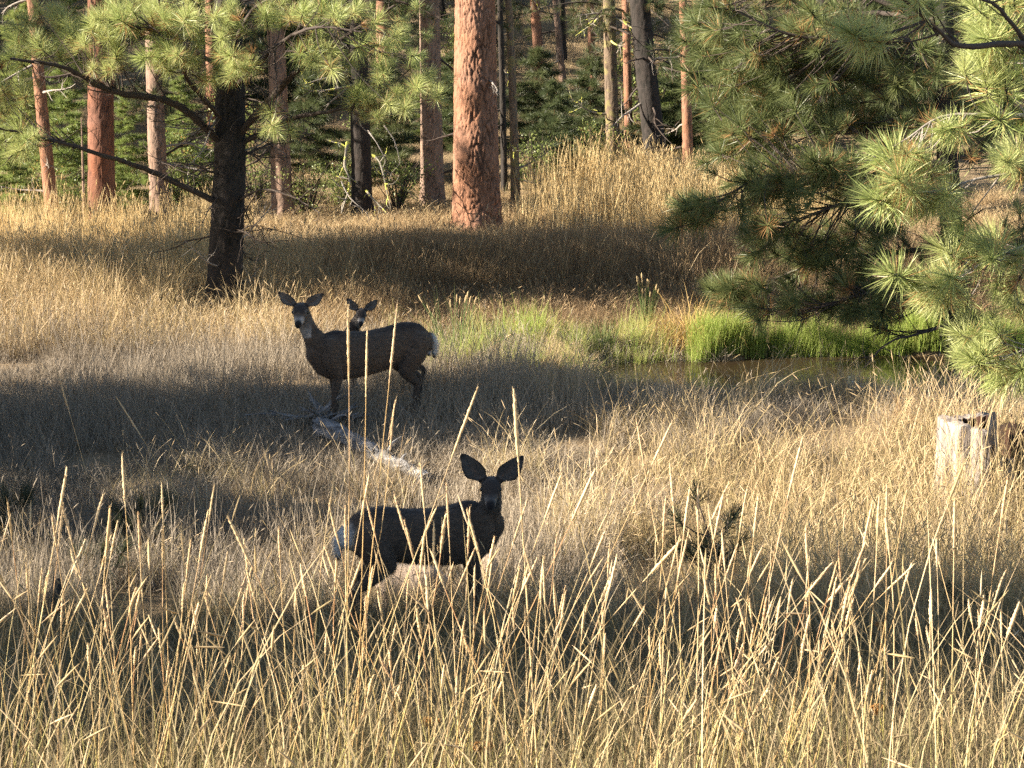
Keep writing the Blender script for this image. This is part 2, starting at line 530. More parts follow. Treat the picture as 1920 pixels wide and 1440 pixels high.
    for sy, (eu, tilt) in zip((-1, 1), ((ear_up[0], ear_tilt), (ear_up[1], -ear_tilt))):
        b0 = H - 0.045 * f + 0.045 * u + 0.058 * sy * r
        ax = norm(0.8 * sy * r + eu * u + 0.05 * f)
        side = norm(np.cross(ax, f)); face = np.cross(side, ax)
        if face @ f < 0: face = -face
        ears.append((b0, ax, side, face))
    base = vox_union_plus(ch, ears, ear_len)
    me = base
    n = len(me.vertices)
    V = np.empty(n * 3); me.vertices.foreach_get('co', V); V = V.reshape(-1, 3)
    # ---- coat colours
    coat = np.array([0.105, 0.078, 0.058]) * (0.85 + 0.15 * pale)
    C = np.tile(coat, (n, 1))
    x, y, z = V.T
    def put(mask, col, w=None):
        k = np.clip(mask.astype(float), 0, 1)[:, None]
        C[:] = C * (1 - k) + np.array(col) * k
    sm = lambda e0, e1, v: np.clip((v - e0) / (e1 - e0), 0, 1)
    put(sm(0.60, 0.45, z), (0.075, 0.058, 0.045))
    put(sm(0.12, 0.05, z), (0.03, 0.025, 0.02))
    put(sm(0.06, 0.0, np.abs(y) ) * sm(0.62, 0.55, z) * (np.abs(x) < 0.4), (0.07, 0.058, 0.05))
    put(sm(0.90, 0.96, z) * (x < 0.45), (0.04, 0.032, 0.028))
    put(sm(-0.64 + rump, -0.68 + rump, x) * sm(0.58, 0.64, z) * sm(0.92, 0.85, z) * sm(0.09 + rump, 0.05 + rump, np.abs(y)), (0.62, 0.60, 0.57))
    put((x < -0.66) * sm(0.66, 0.62, z) * (z > 0.55), (0.03, 0.025, 0.02))
    D = V - H
    a_ = D @ f; b_ = D @ r; c_ = D @ u
    hd = (np.linalg.norm(D, axis=1) < 0.27) & (a_ > -0.09) & (c_ < 0.10) & (np.abs(b_) < 0.10)
    put(hd * sm(0.0, 0.04, c_) * sm(0.13, 0.08, a_), (0.04, 0.032, 0.028))
    put(hd * sm(0.105, 0.135, a_) * sm(0.03, 0.0, c_), tuple(np.array((0.34, 0.315, 0.29)) * pale))
    put(hd * sm(0.05, 0.09, a_) * sm(-0.03, -0.06, c_), tuple(np.array((0.34, 0.315, 0.29)) * pale))
    put(hd * (a_ > 0.195) * (c_ > -0.062) , (0.012, 0.010, 0.010))
    put(hd * sm(0.17, 0.195, a_) * sm(-0.03, -0.015, c_) * (np.abs(b_) < 0.03), (0.012, 0.010, 0.010))
    for sy in (-1, 1):
        e = H + 0.055 * f + sy * 0.062 * r + 0.015 * u
        dd = np.linalg.norm(V - e, axis=1)
        put(sm(0.042, 0.026, dd), tuple(np.array((0.16, 0.14, 0.12)) * pale))
    put(sm(0.13, 0.06, np.linalg.norm(V - (H - 0.02 * f - 0.14 * u), axis=1)), tuple(np.array((0.22, 0.20, 0.18)) * pale))
    for (b0, ax, side, face) in ears:
        d = V - b0
        t = (d @ ax) / ear_len; w = (d @ side) / ear_len; q = d @ face
        inn = (t > 0.08) & (t < 1.15) & (np.abs(w) < 0.36)
        prof = 0.275 * np.sin(np.clip(t, 0.02, 1) ** 0.75 * math.pi * 0.97) + 0.03
        nrm = q - 0.35 * ear_len * w * w * 4
        put(inn * 1.0, (0.06, 0.05, 0.042))
        front = inn & (nrm > 0.0)
        put(front * sm(0.95, 0.60, np.abs(w) / prof) * sm(1.0, 0.85, t), tuple(np.array((0.17, 0.155, 0.145)) * (0.4 + 0.6 * pale)))
        put(front * sm(0.22, 0.10, np.abs(w + 0.02) / prof) * sm(0.7, 0.4, t), (0.13, 0.10, 0.085))
        put(inn * sm(0.75, 1.0, np.abs(w) / prof), (0.03, 0.025, 0.02))
        put(inn * sm(0.84, 0.97, t), (0.03, 0.025, 0.02))
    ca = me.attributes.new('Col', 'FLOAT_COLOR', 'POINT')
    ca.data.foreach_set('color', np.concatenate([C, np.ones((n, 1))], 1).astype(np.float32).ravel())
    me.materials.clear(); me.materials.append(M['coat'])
    me.polygons.foreach_set('use_smooth', np.ones(len(me.polygons), bool))
    me.name = 'deer_body'
    rt = thing('deer', label, 'deer', root, (0, 0, heading), 'mule deer standing in the dry meadow')
    rt.scale = (s, s, s)
    link('body', me, rt)
    # coat hair: short strands lying back along the body
    N = np.empty(n * 3); me.vertices.foreach_get('normal', N); N = N.reshape(-1, 3)
    rr = np.random.default_rng(int(abs(root[1] * 97)))
    ok = np.where(~((np.linalg.norm(D, axis=1) < 0.5) & (c_ > 0.055)) & (z > 0.12) & ~((np.linalg.norm(D, axis=1) < 0.3) & (a_ > 0.1)))[0]
    pick = rr.choice(ok, min(30000, len(ok)), replace=False)
    p0 = V[pick]; nn = N[pick]
    flow = np.tile([-1.0, 0, -0.35], (len(pick), 1)); flow[p0[:, 2] < 0.58] = [-0.25, 0, -1]
    dh = np.linalg.norm(p0 - H, axis=1)
    nk = (p0[:, 0] > 0.42) & (p0[:, 2] > 0.75); flow[nk] = -(H - np.array([0.35, 0, 0.75]))
    flow = flow + rr.normal(0, 0.25, flow.shape)
    flow -= nn * np.sum(flow * nn, 1)[:, None]
    dirs_ = flow / (np.linalg.norm(flow, axis=1)[:, None] + 1e-9) + nn * rr.uniform(0.25, 0.7, (len(pick), 1))
    ln_ = np.where(dh < 0.2, 0.011, np.where(p0[:, 2] < 0.5, 0.014, 0.024))[:, None] * rr.uniform(0.7, 1.3, (len(pick), 1))
    ln_ = np.where(p0[:, 0:1] < -0.6, ln_ * 1.6, ln_)
    sd_ = np.cross(dirs_, nn); sd_ /= (np.linalg.norm(sd_, axis=1)[:, None] + 1e-9)
    FV = np.stack([p0 - sd_ * 0.0018, p0 + sd_ * 0.0018, p0 + dirs_ * ln_], 1).reshape(-1, 3)
    fm = MB().add(FV, np.arange(len(FV)).reshape(-1, 3)).mesh('fur', M['coat'])
    fc = C[pick] * rr.uniform(0.65, 1.5, (len(pick), 1))
    ca = fm.attributes.new('Col', 'FLOAT_COLOR', 'POINT')
    ca.data.foreach_set('color', np.repeat(np.concatenate([fc, np.ones((len(fc), 1))], 1), 3, 0).astype(np.float32).ravel())
    link('fur', fm, rt)
    for sy in (-1, 1):
        e = H + 0.052 * f + sy * 0.0655 * r + 0.018 * u
        mb = MB()
        th = np.linspace(0, math.pi, 7); ph = np.linspace(0, 2 * math.pi, 12, endpoint=False)
        VV = np.array([[math.sin(t) * math.cos(p_), math.sin(t) * math.sin(p_), math.cos(t)] for t in th for p_ in ph]) * 0.0185 + e
        FF = [[a0 * 12 + b0_, a0 * 12 + (b0_ + 1) % 12, (a0 + 1) * 12 + (b0_ + 1) % 12, (a0 + 1) * 12 + b0_] for a0 in range(6) for b0_ in range(12)]
        link('eye', mb.add(VV, FF).mesh('eye', M['eye']), rt)
    return rt


def ear_mesh(b0, ax, side, face, L):
    nt_, nw = 18, 12
    t = np.linspace(-0.12, 1.0, nt_)
    prof = (0.275 * np.sin(np.clip(t, 0.02, 1) ** 0.75 * math.pi * 0.97) + 0.035) * L
    prof[t < 0.05] = np.maximum(prof[t < 0.05], 0.13 * L)
    prof[-1] = 0.012
    th = np.linspace(0, 2 * math.pi, 2 * nw, endpoint=False)
    V = []
    for ti, pr in zip(t, prof):
        w = pr * np.cos(th); q = 0.011 * np.sin(th) + 1.4 * w * w / L
        if ti < 0.1: q = q + 0.010 * np.sin(th)
        V.append(b0 + ax * (ti * L) + w[:, None] * side + q[:, None] * face)
    V = np.concatenate(V)
    n = 2 * nw
    i = np.arange(nt_ - 1)[:, None] * n; j = np.arange(n)[None, :]; j2 = (j + 1) % n
    F = np.stack([i + j, i + j2, i + n + j2, i + n + j], -1).reshape(-1, 4)
    return V, F, n


def vox_union_plus(ch, ears, L):
    mb = MB()
    for (P, R, flat, ref) in ch:
        P, R = np.asarray(P, float), np.asarray(R, float)
        if hasattr(flat, '__len__'):
            flat = np.concatenate([[flat[0]] * 2, flat, [flat[-1]] * 2])[:, None, None]
        if len(P) < 9:
            P, R = resample(P, R, 0.02)
        t0 = norm(P[0] - P[1]); t1 = norm(P[-1] - P[-2])
        P = np.concatenate([[P[0] + t0 * R[0] * 0.95, P[0] + t0 * R[0] * 0.6], P, [P[-1] + t1 * R[-1] * 0.6, P[-1] + t1 * R[-1] * 0.95]])
        R = np.concatenate([[R[0] * 0.12, R[0] * 0.75], R, [R[-1] * 0.75, R[-1] * 0.12]])
        n = 18
        V, F = tube(P, R, n, flat, ref)
        F = np.asarray(F)
        allV = np.concatenate([V, [P[0]], [P[-1]]])
        N = len(V)
        mb.add(allV, F)
        off = mb.n - len(allV)
        mb.L.append(np.array([[off + (q + 1) % n, off + q, off + N] for q in range(n)]).ravel()); mb.S.append(np.full(n, 3)); mb.M.append(np.zeros(n, int))
        mb.L.append(np.array([[off + N - n + q, off + N - n + (q + 1) % n, off + N + 1] for q in range(n)]).ravel()); mb.S.append(np.full(n, 3)); mb.M.append(np.zeros(n, int))
    for (b0, ax, side, face) in ears:
        V, F, n = ear_mesh(b0, ax, side, face, L)
        N = len(V)
        allV = np.concatenate([V, [V[:n].mean(0)], [V[-n:].mean(0)]])
        mb.add(allV, F)
        off = mb.n - len(allV)
        mb.L.append(np.array([[off + (q + 1) % n, off + q, off + N] for q in range(n)]).ravel()); mb.S.append(np.full(n, 3)); mb.M.append(np.zeros(n, int))
        mb.L.append(np.array([[off + N - n + q, off + N - n + (q + 1) % n, off + N + 1] for q in range(n)]).ravel()); mb.S.append(np.full(n, 3)); mb.M.append(np.zeros(n, int))
    me = mb.mesh('tmp', [])
    o = link('tmp', me)
    md = o.modifiers.new('r', 'REMESH'); md.mode = 'VOXEL'; md.voxel_size = 0.009; md.adaptivity = 0
    ms = o.modifiers.new('s', 'SMOOTH'); ms.factor = 0.5; ms.iterations = 5
    dg = bpy.context.evaluated_depsgraph_get()
    res = bpy.data.meshes.new_from_object(o.evaluated_get(dg))
    bpy.data.objects.remove(o); bpy.data.meshes.remove(me)
    return res


def gp(px, Y):
    """ground point at pixel column px, distance Y"""
    x = (px - 960) / FPX * Y / math.cos(PITCH)
    for _ in range(4):
        z = g1(x, Y)
        depth = Y * math.cos(PITCH) + (CZ - z) * math.sin(PITCH)
        x = (px - 960) / FPX * depth
    return np.array([x, Y, g1(x, Y)])


make_deer('dark deer in the near grass, turned to look back with huge dark ears raised', gp(804, 14.5), math.radians(22), 1.0,
          at(921, 914, 14.45), (-0.02, -1, -0.34), ear_up=(0.95, 1.15), ear_len=0.285, legs={'hl': 0.05, 'hr': -0.06, 'fl': 0.03}, pale=0.3, rump=0.05)
make_deer('grey brown doe in side view behind the log, head turned to face us', gp(690, 20.8), math.radians(180 + 24), 1.09,
          at(564, 583, 20.55), (-0.05, -1, -0.38), ear_up=(0.62, 0.78), ear_len=0.21, legs={'fl': 0.02, 'fr': -0.08, 'hl': 0.12, 'hr': -0.02})
make_deer('young deer mostly hidden, only its head peering over the back of the doe', gp(712, 22.1), math.radians(180 - 4), 0.80,
          at(677, 589, 22.0), (0.04, -1, -0.42), ear_up=(0.75, 1.2), ear_len=0.24, legs={'hl': 0.05, 'hr': -0.05})

# ------------------------------------------------------------------ trunks
def cellnoise(u, v, seed, jit=0.85):
    """distance to the cell edge of a jittered grid (0 at the joint)"""
    iu, iv = np.floor(u).astype(int), np.floor(v).astype(int)
    d1 = np.full(u.shape, 9.0); d2 = np.full(u.shape, 9.0); val = np.zeros(u.shape)
    for du in (-1, 0, 1):
        for dv in (-1, 0, 1):
            cu, cv = iu + du, iv + dv
            h = np.sin(cu * 127.1 + cv * 311.7 + seed) * 43758.5453; h -= np.floor(h)
            k = np.sin(cu * 269.5 + cv * 183.3 + seed * 1.7) * 24634.633; k -= np.floor(k)
            d = np.hypot(cu + 0.5 + (h - 0.5) * jit - u, cv + 0.5 + (k - 0.5) * jit - v)
            nw = d < d1
            d2 = np.where(nw, d1, np.minimum(d2, d)); val = np.where(nw, h, val); d1 = np.where(nw, d, d1)
    return d2 - d1, val


def trunk_mesh(name, path, r0, height, n_round, step, plate, depth, mat, seed, flare=0.25, top_r=0.25, detail_to=6.5, fiss=0.9):
    """path(z) -> x, y offset; plate = (width, height) of a bark plate in metres"""
    z = [-0.35]
    while z[-1] < height:
        z.append(z[-1] + (step if z[-1] < detail_to else 0.5))
    z = np.array(z)
    th = np.linspace(0, 2 * math.pi, n_round, endpoint=False)
    R = r0 * (1 - (1 - top_r) * np.clip(z / height, 0, 1)) * (1 + flare * np.exp(-np.clip(z + 0.2, 0, None) / 0.35))
    TH, ZZ = np.meshgrid(th, z)
    ncell = max(5, int(round(2 * math.pi * r0 / plate[0])))
    u = TH / (2 * math.pi) * ncell
    vv = ZZ / plate[1]
    rs = np.random.default_rng(int(abs(seed) * 10) + 1)

    def wn(fu, fv, k=6):
        o = 0
        for _ in range(k):
            # whole turns round the trunk keep the pattern closed
            o = o + np.sin(rs.integers(1, max(2, int(fu))) * TH * rs.choice([-1, 1]) + fv * rs.uniform(0.4, 1.6) * vv + rs.uniform(0, 6.28))
        return o / math.sqrt(k)
    u = u + 0.30 * wn(6, 1.1) + 0.13 * wn(ncell, 3.3)
    vv = vv + 0.35 * wn(ncell * 0.7, 1.0) + 0.12 * wn(ncell * 1.5, 2.5)
    depth_var = np.clip(0.75 + 0.4 * wn(8, 1.2), 0.15, 1.0)
    e, val = cellnoise(u, vv, seed, 1.0)
    e2, _ = cellnoise(u * 2.6, vv * 3.1, seed + 5)
    f = np.clip(e / 0.33, 0, 1); f = f * f * (3 - 2 * f)
    seam = np.minimum(TH, 2 * math.pi - TH) < (2 * math.pi / n_round * 1.5)
    RR = R[:, None] * (1 + 0.05 * np.sin(2 * TH + seed + ZZ * 0.4) + 0.03 * np.sin(3 * TH - ZZ * 0.9 + seed))
    flut = np.exp(-np.clip(ZZ, 0, None) / 0.3) * 0.12 * np.sin(5 * TH + seed)
    RR = RR * (1 + flut) + depth * (f - 1) * depth_var + depth * 0.35 * (val - 0.5) + depth * 0.3 * np.clip(e2, 0, 0.4)
    ox, oy = path(z)
    Vx = ox[:, None] + RR * np.cos(TH); Vy = oy[:, None] + RR * np.sin(TH)
    V = np.stack([Vx, Vy, ZZ], -1).reshape(-1, 3)
    k = len(z); n = n_round
    i = np.arange(k - 1)[:, None] * n; j = np.arange(n)[None, :]; j2 = (j + 1) % n
    F = np.stack([i + j, i + j2, i + n + j2, i + n + j], -1).reshape(-1, 4)
    a = (1 - np.clip(e / 0.26, 0, 1)) * fiss * depth_var
    a = np.maximum(a, (1 - np.clip(e2 / 0.12, 0, 1)) * 0.35)
    return MB().add(V, F, 0, a.ravel()).mesh(name, mat)


# ------------------------------------------------------------------ needles
def tuft_arrays(n, L, w, seed, segs=2, spread=(80, 12), dead=0.05, shoot=0.10, droop=0.05):
    r = np.random.default_rng(seed)
    t = r.uniform(0, 1, n)
    ang = np.radians(spread[0] + (spread[1] - spread[0]) * t ** 1.2 + r.normal(0, 9, n))
    az = r.uniform(0, 2 * math.pi, n)
    ln = L * r.uniform(0.75, 1.12, n)
    d = np.stack([np.sin(ang) * np.cos(az), np.sin(ang) * np.sin(az), np.cos(ang)], -1)
    b = np.stack([np.zeros(n), np.zeros(n), shoot * (t - 0.6)], -1)
    s = np.cross(d, r.normal(0, 1, (n, 3))); s /= np.linalg.norm(s, axis=1)[:, None]
    bend = r.normal(0, droop, (n, 3)) * ln[:, None]
    w2 = w * r.uniform(0.8, 1.2, n)[:, None] / 2
    isd = (r.uniform(0, 1, n) < dead) & (t < 0.5)
    a = r.uniform(0, 1, n)
    if segs == 1:
        V = np.stack([b - s * w2, b + s * w2, b + d * ln[:, None] + bend], 1).reshape(-1, 3)
        F = np.arange(3 * n).reshape(-1, 3)
        return V, F, np.repeat(a, 3), np.repeat(isd.astype(float), 3)
    mid = b + d * (ln * 0.55)[:, None]
    V = np.stack([b - s * w2 * 0.8, b + s * w2 * 0.8, mid + s * w2, mid - s * w2, b + d * ln[:, None] + bend], 1).reshape(-1, 3)
    o = np.arange(n)[:, None] * 5
    F = np.concatenate([o + [0, 1, 2], o + [0, 2, 3], o + [3, 2, 4]])
    return V, F, np.repeat(a, 5), np.repeat(isd.astype(float), 5)


def tuft_mesh(n, L, w, seed, mat, **k):
    V, F, a, b = tuft_arrays(n, L, w, seed, **k)
    mb = MB().add(V, F, 0, a, b)
    Vt, Ft = tube([(0, 0, -0.16), (0.004, 0, -0.05), (0, 0, 0.05)], [0.007, 0.006, 0.003], 4)
    mb.add(Vt, Ft, 1)
    return mb.mesh('needle_tuft', [mat, M['twig_dark']], True)


TUFT = [tuft_mesh(150, 0.20, 0.0046, 100 + q, M['needle'], dead=0.12 if q < 3 else 0.4, spread=(88, 12)) for q in range(5)]
TUFT_Y = [tuft_mesh(170, 0.20, 0.0042, 200 + q, M['needle_yellow'], dead=0.10 if q < 3 else 0.3, spread=(105, 10), shoot=0.13) for q in range(4)]
TUFT_D = [tuft_mesh(110, 0.20, 0.0042, 250 + q, M['needle_dark'], dead=0.1, spread=(75, 8)) for q in range(3)]
DEADT = tuft_mesh(80, 0.19, 0.0042, 300, M['needle'], dead=1.5, spread=(60, 20))


def rot_from_z(d, spin):
    q = Vector(d).to_track_quat('Z', 'Y')
    return (q.to_matrix() @ Matrix.Rotation(spin, 3, 'Z'))


def merge_tufts(mb, pts, dirs, n, L, w, mat=0, seed=0, dead=0.06, scl=None, spread=(80, 15)):
    base = [tuft_arrays(n, L, w, seed + q, segs=1, dead=dead, spread=spread) for q in range(4)]
    for q, (p, d) in enumerate(zip(pts, dirs)):
        V, F, a, b = base[q % 4]
        R = np.array(rot_from_z(d, random.uniform(0, 6.28)))
        sc = 1.0 if scl is None else scl[q]
        mb.add(V @ R.T * sc + p, F, mat, np.clip(a * 0.6 + random.uniform(0, 0.4), 0, 1), b)


# generic upper crown, shared by the trees whose crown stays above the picture
def crown_mesh(name, h0, h1, rad, n, seed, mat, nn=42, L=0.34, w=0.016, cone=True):
    r = np.random.default_rng(seed)
    mb = MB()
    pts = []; dirs = []
    nb = int(n / 9)
    for k in range(nb):
        t = (k + r.uniform(0, 1)) / nb
        h = h0 + (h1 - h0) * t
        rr = rad * ((1 - t) ** 0.7 if cone else math.sin(math.pi * min(0.97, t * 0.8 + 0.15))) * r.uniform(0.7, 1.1) + 0.25
        az = k * 2.4 + r.uniform(-0.5, 0.5)
        up = r.uniform(-0.15, 0.35)
        dirv = np.array([math.cos(az), math.sin(az), 0])
        P = np.array([[0, 0, h], dirv * rr * 0.5 + [0, 0, h + up * rr * 0.3], dirv * rr + [0, 0, h + up * rr * 0.7]])
        ptube(mb, *resample(P, [0.05, 0.03, 0.01], 0.4), n=4, mat=1)
        for q in range(9):
            s = r.uniform(0.25, 1.0)
            p = P[0] + (P[2] - P[0]) * s + r.normal(0, 0.12 + 0.16 * rr * s, 3) * [1, 1, 0.6]
            pts.append(p); dirs.append(norm(dirv * 0.6 + r.normal(0, 0.5, 3) + [0, 0, 0.5]))
    merge_tufts(mb, pts, dirs, nn, L, w, 0, seed * 13)
    return mb.mesh(name, [mat, M['twig_dark']], True)


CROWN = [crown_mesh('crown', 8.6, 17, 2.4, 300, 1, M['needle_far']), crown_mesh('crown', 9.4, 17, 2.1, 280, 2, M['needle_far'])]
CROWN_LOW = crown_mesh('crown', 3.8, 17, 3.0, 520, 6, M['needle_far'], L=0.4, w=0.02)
CROWN_FLAT = crown_mesh('crown', 4.1, 8.2, 2.7, 620, 7, M['needle_far'], nn=46, L=0.42, w=0.022, cone=False)  # crown kept to a low band, shaped to shade the bank from out of view
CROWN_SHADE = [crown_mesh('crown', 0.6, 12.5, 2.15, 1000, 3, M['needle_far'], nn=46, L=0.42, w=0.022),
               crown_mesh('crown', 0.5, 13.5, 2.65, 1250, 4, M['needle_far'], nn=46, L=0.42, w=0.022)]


# dead twiggy branches on lower trunks
def dead_branch(start, az, length, rise, seed, r0=0.022, twigs=7):
    r = np.random.default_rng(seed)
    mb = MB()
    d = np.array([math.cos(az), math.sin(az), 0])
    P = [np.array(start)]
    n = 5
    cur = np.array([d[0], d[1], rise])
    for k in range(n):
        cur = norm(cur + r.normal(0, 0.18, 3) + [0, 0, -0.10 + 0.05 * k])
        P.append(P[-1] + cur * length / n)
    Rr = np.linspace(r0, 0.004, n + 1)
    Q, RQ = resample(P, Rr, length / 14)
    ptube(mb, Q, RQ, 5)
    for k in range(twigs):
        t = r.uniform(0.2, 0.95)
        i = int(t * (len(Q) - 1))
        tl = length * r.uniform(0.15, 0.42)
        td = norm(cur + r.normal(0, 0.75, 3) + [0, 0, -0.15])
        W = [Q[i]]
        for _ in range(3):
            td = norm(td + r.normal(0, 0.28, 3)); W.append(W[-1] + td * tl / 3)
        ptube(mb, *resample(W, np.linspace(max(0.004, RQ[i] * 0.6), 0.0025, 4), tl / 6), n=4)
    return mb


def tree_trunk(label, base_px, Y, width_px, top_px=None, height=15.0, bark='bark_red', plate=(0.09, 0.17), depth=0.02, group='tree trunks of the pine wood',
               seed=1, rounds=40, step=0.06, crown=0, dead=6, dead_mat='twig_dark', dead_len=(0.5, 1.5), flare=0.22, dead_h=(0.4, 4.2), cat='pine tree', curve=0.03, name='pine_tree', crown_scale=1.0, boughs=0, bough_h=(2.2, 5.2), bough_mat='needle_far'):
    b = gp(base_px, Y)
    mpp = (Y * math.cos(PITCH) + (CZ - b[2]) * math.sin(PITCH)) / FPX
    r0 = width_px * mpp / 2
    lean = 0.0
    if top_px is not None:
        p = at(top_px[0], top_px[1], Y)
        lean = (p[0] - b[0]) / max(0.3, p[2] - b[2])
    rt = thing(name, label, cat, b, group=group)
    ph = seed * 1.3
    path = lambda z: (lean * z + curve * np.sin(z * 0.55 + ph) - curve * math.sin(ph), 0.02 * z * math.sin(seed) + curve * 0.6 * np.sin(z * 0.4 + ph * 2) - curve * 0.6 * math.sin(ph * 2))
    link('trunk', trunk_mesh('trunk', path, r0, height, rounds, step, plate, depth, M[bark], seed, flare), rt)
    r = np.random.default_rng(seed * 7 + 3)
    for k in range(dead):
        h = r.uniform(*dead_h)
        az = r.uniform(0, 2 * math.pi)
        x, y = path(np.array([h]))
        st = (float(x[0]) + 0.8 * r0 * math.cos(az), float(y[0]) + 0.8 * r0 * math.sin(az), h)
        mb = dead_branch(st, az, r.uniform(*dead_len), r.uniform(-0.5, 0.4), seed * 100 + k, r0=min(0.025, r0 * 0.25))
        link('dead_branch', mb.mesh('dead_branch', M[dead_mat if r.uniform() < 0.75 else 'twig_grey']), rt)
    for k in range(boughs):
        h = r.uniform(*bough_h); az = r.uniform(0, 2 * math.pi); l = r.uniform(0.9, 2.0)
        x, y = path(np.array([h])); st = np.array([float(x[0]), float(y[0]), h]); dv = np.array([math.cos(az), math.sin(az), 0])
        e = st + dv * l + [0, 0, r.uniform(-0.5, 0.2) * l]
        mb = MB(); Q, RQ = resample([st, (st + e) / 2 + [0, 0, 0.08 * l], e], [0.03, 0.02, 0.007], 0.1); ptube(mb, Q, RQ, 5, 1)
        pts = []; ds = []
        for q in range(int(9 * l)):
            s_ = Q[int(r.uniform(0.3, 1) * (len(Q) - 1))]; p_ = s_ + r.normal(0, 0.22, 3) * [1, 1, 0.7]
            ptube(mb, [s_, p_], [0.006, 0.004], 3, 1); pts.append(p_); ds.append(norm(p_ - s_ + dv * 0.2 + [0, 0, 0.12]))
        merge_tufts(mb, pts, ds, 70, 0.2, 0.007, 0, seed + k * 3, 0.12, spread=(90, 12))
        link('bough', mb.mesh('bough', [M[bough_mat], M['twig_dark']]), rt)
    if crown is not None:
        link('crown', CROWN[crown % 2], rt, loc=(lean * 8, 0, 0), rot=(0, 0, seed * 1.1), scl=crown_scale)
    return rt


TT = tree_trunk
TT('massive orange barked ponderosa trunk, the thickest in the wood', 893, 33.6, 90, (890, 0), 20, 'bark_red', (0.085, 0.20), 0.034, seed=3, rounds=150, step=0.025, dead=2, dead_len=(0.4, 0.8), crown=0, flare=0.12)
TT('grey brown trunk standing just left of the thickest trunk', 812, 36.3, 46, (805, 180), 16, 'bark_pale', (0.06, 0.12), 0.016, seed=4, rounds=64, step=0.045, dead=6, crown=1, boughs=4)
TT('dark red brown trunk with pale dead twigs hanging beside it', 680, 35.2, 40, (672, 180), 15, 'bark_dark', (0.06, 0.13), 0.015, seed=5, rounds=48, dead=7, dead_mat='twig_lichen', dead_len=(0.6, 1.3), crown=0, boughs=4)
TT('smooth red brown trunk, wide and mostly shaded, second from the left edge', 190, 34.3, 50, (192, 150), 17, 'bark_rust', (0.05, 0.34), 0.014, seed=6, rounds=64, step=0.05, dead=2, crown=1)
TT('slim reddish trunk leaning slightly at the far left of the wood', 101, 33.4, 25, (78, 170), 12, 'bark_red', (0.05, 0.11), 0.01, seed=7, rounds=36, dead=6, dead_mat='twig_grey', crown=0, crown_scale=0.8, boughs=3)
TT('pale pinkish trunk with flaking bark, sunlit, left of the dark branched pine', 300, 34.9, 35, (290, 180), 14, 'bark_pale', (0.055, 0.10), 0.013, seed=8, rounds=48, dead=6, crown=1, crown_scale=0.85, boughs=3)
TT('pale trunk half hidden just right of the dark branched pine', 530, 34.9, 40, (522, 260), 13, 'bark_pale', (0.06, 0.12), 0.015, seed=9, rounds=48, dead=6, crown=0, crown_scale=0.8, boughs=4)
TT('slender sunlit trunk close behind the right side of the thickest trunk', 967, 36.5, 18, (955, 60), 12, 'bark_moss', (0.05, 0.1), 0.008, seed=10, rounds=28, dead=6, dead_mat='twig_lichen', crown=1, crown_scale=0.7, boughs=3)
TT('thin dark trunk squeezed beside the thickest trunk', 946, 38, 13, (942, 0), 12, 'bark_dark', (0.05, 0.1), 0.008, seed=11, rounds=28, dead=4, crown=0, crown_scale=0.7)
TT('thin mossy trunk with flaking bark behind the tall golden grass', 1152, 40.5, 27, (1145, 0), 13, 'bark_moss', (0.05, 0.13), 0.012, seed=12, rounds=36, dead=8, dead_mat='twig_lichen', crown=1, crown_scale=0.8, curve=0.03, boughs=5)
TT('dark crooked trunk leaning behind the tall golden grass', 1234, 40, 42, (1200, 40), 15, 'bark_dark', (0.06, 0.14), 0.015, seed=13, rounds=44, dead=6, crown=0, curve=0.05, boughs=5)
TT('thin reddish trunk between the mossy trunk and the crooked one', 1180, 42.5, 16, (1172, 80), 12, 'bark_red', (0.05, 0.12), 0.008, seed=14, rounds=28, dead=6, crown=1, crown_scale=0.7, boughs=4)
TT('slim red trunk at the edge of the big green pine', 1290, 39, 20, (1283, 60), 12, 'bark_red', (0.05, 0.1), 0.009, seed=15, rounds=30, dead=4, crown=0, crown_scale=0.8, boughs=3)
TT('small dark red trunk further back in the gap of the wood', 1016, 47, 22, (1008, 60), 12, 'bark_red', (0.05, 0.12), 0.009, seed=16, rounds=28, dead=4, crown=1, crown_scale=0.8, boughs=5)
TT('thin grey trunk further back beside the sunlit slope', 1056, 50, 13, (1048, 60), 11, 'bark_pale', (0.05, 0.12), 0.008, seed=17, rounds=24, dead=4, crown=0, crown_scale=0.7, boughs=5)
TT('thin bleached snag against the side of the smooth red brown trunk', 160, 33.2, 8, (156, 320), 1.9, 'bark_pale', (0.04, 0.2), 0.003, seed=18, rounds=18, dead=0, crown=None, cat='dead tree', name='snag')

GAPS = [(-40, None), (90, 'the slim leaning trunk'), (190, 'the smooth red brown trunk'), (295, 'the pale pinkish trunk'), (425, 'the dark branched pine'),
        (525, 'the half hidden pale trunk'), (675, 'the dark trunk with dead twigs'), (810, 'the grey brown trunk'), (893, 'the thickest trunk'), (965, 'the slender sunlit trunk'),
        (1150, 'the mossy trunk'), (1220, 'the dark crooked trunk'), (1290, 'the slim red trunk'), (1780, 'the big green pine'), (2100, None)]


def gap_name(px):
    for (a, na), (b, nb) in zip(GAPS[:-1], GAPS[1:]):
        if a <= px < b:
            if na and nb: return 'between %s and %s' % (na.replace(' with dead twigs', ''), nb.replace(' with dead twigs', ''))
            return 'left of %s' % nb if nb else 'right of %s' % na
    return 'outside the view beyond the ends of the wood'


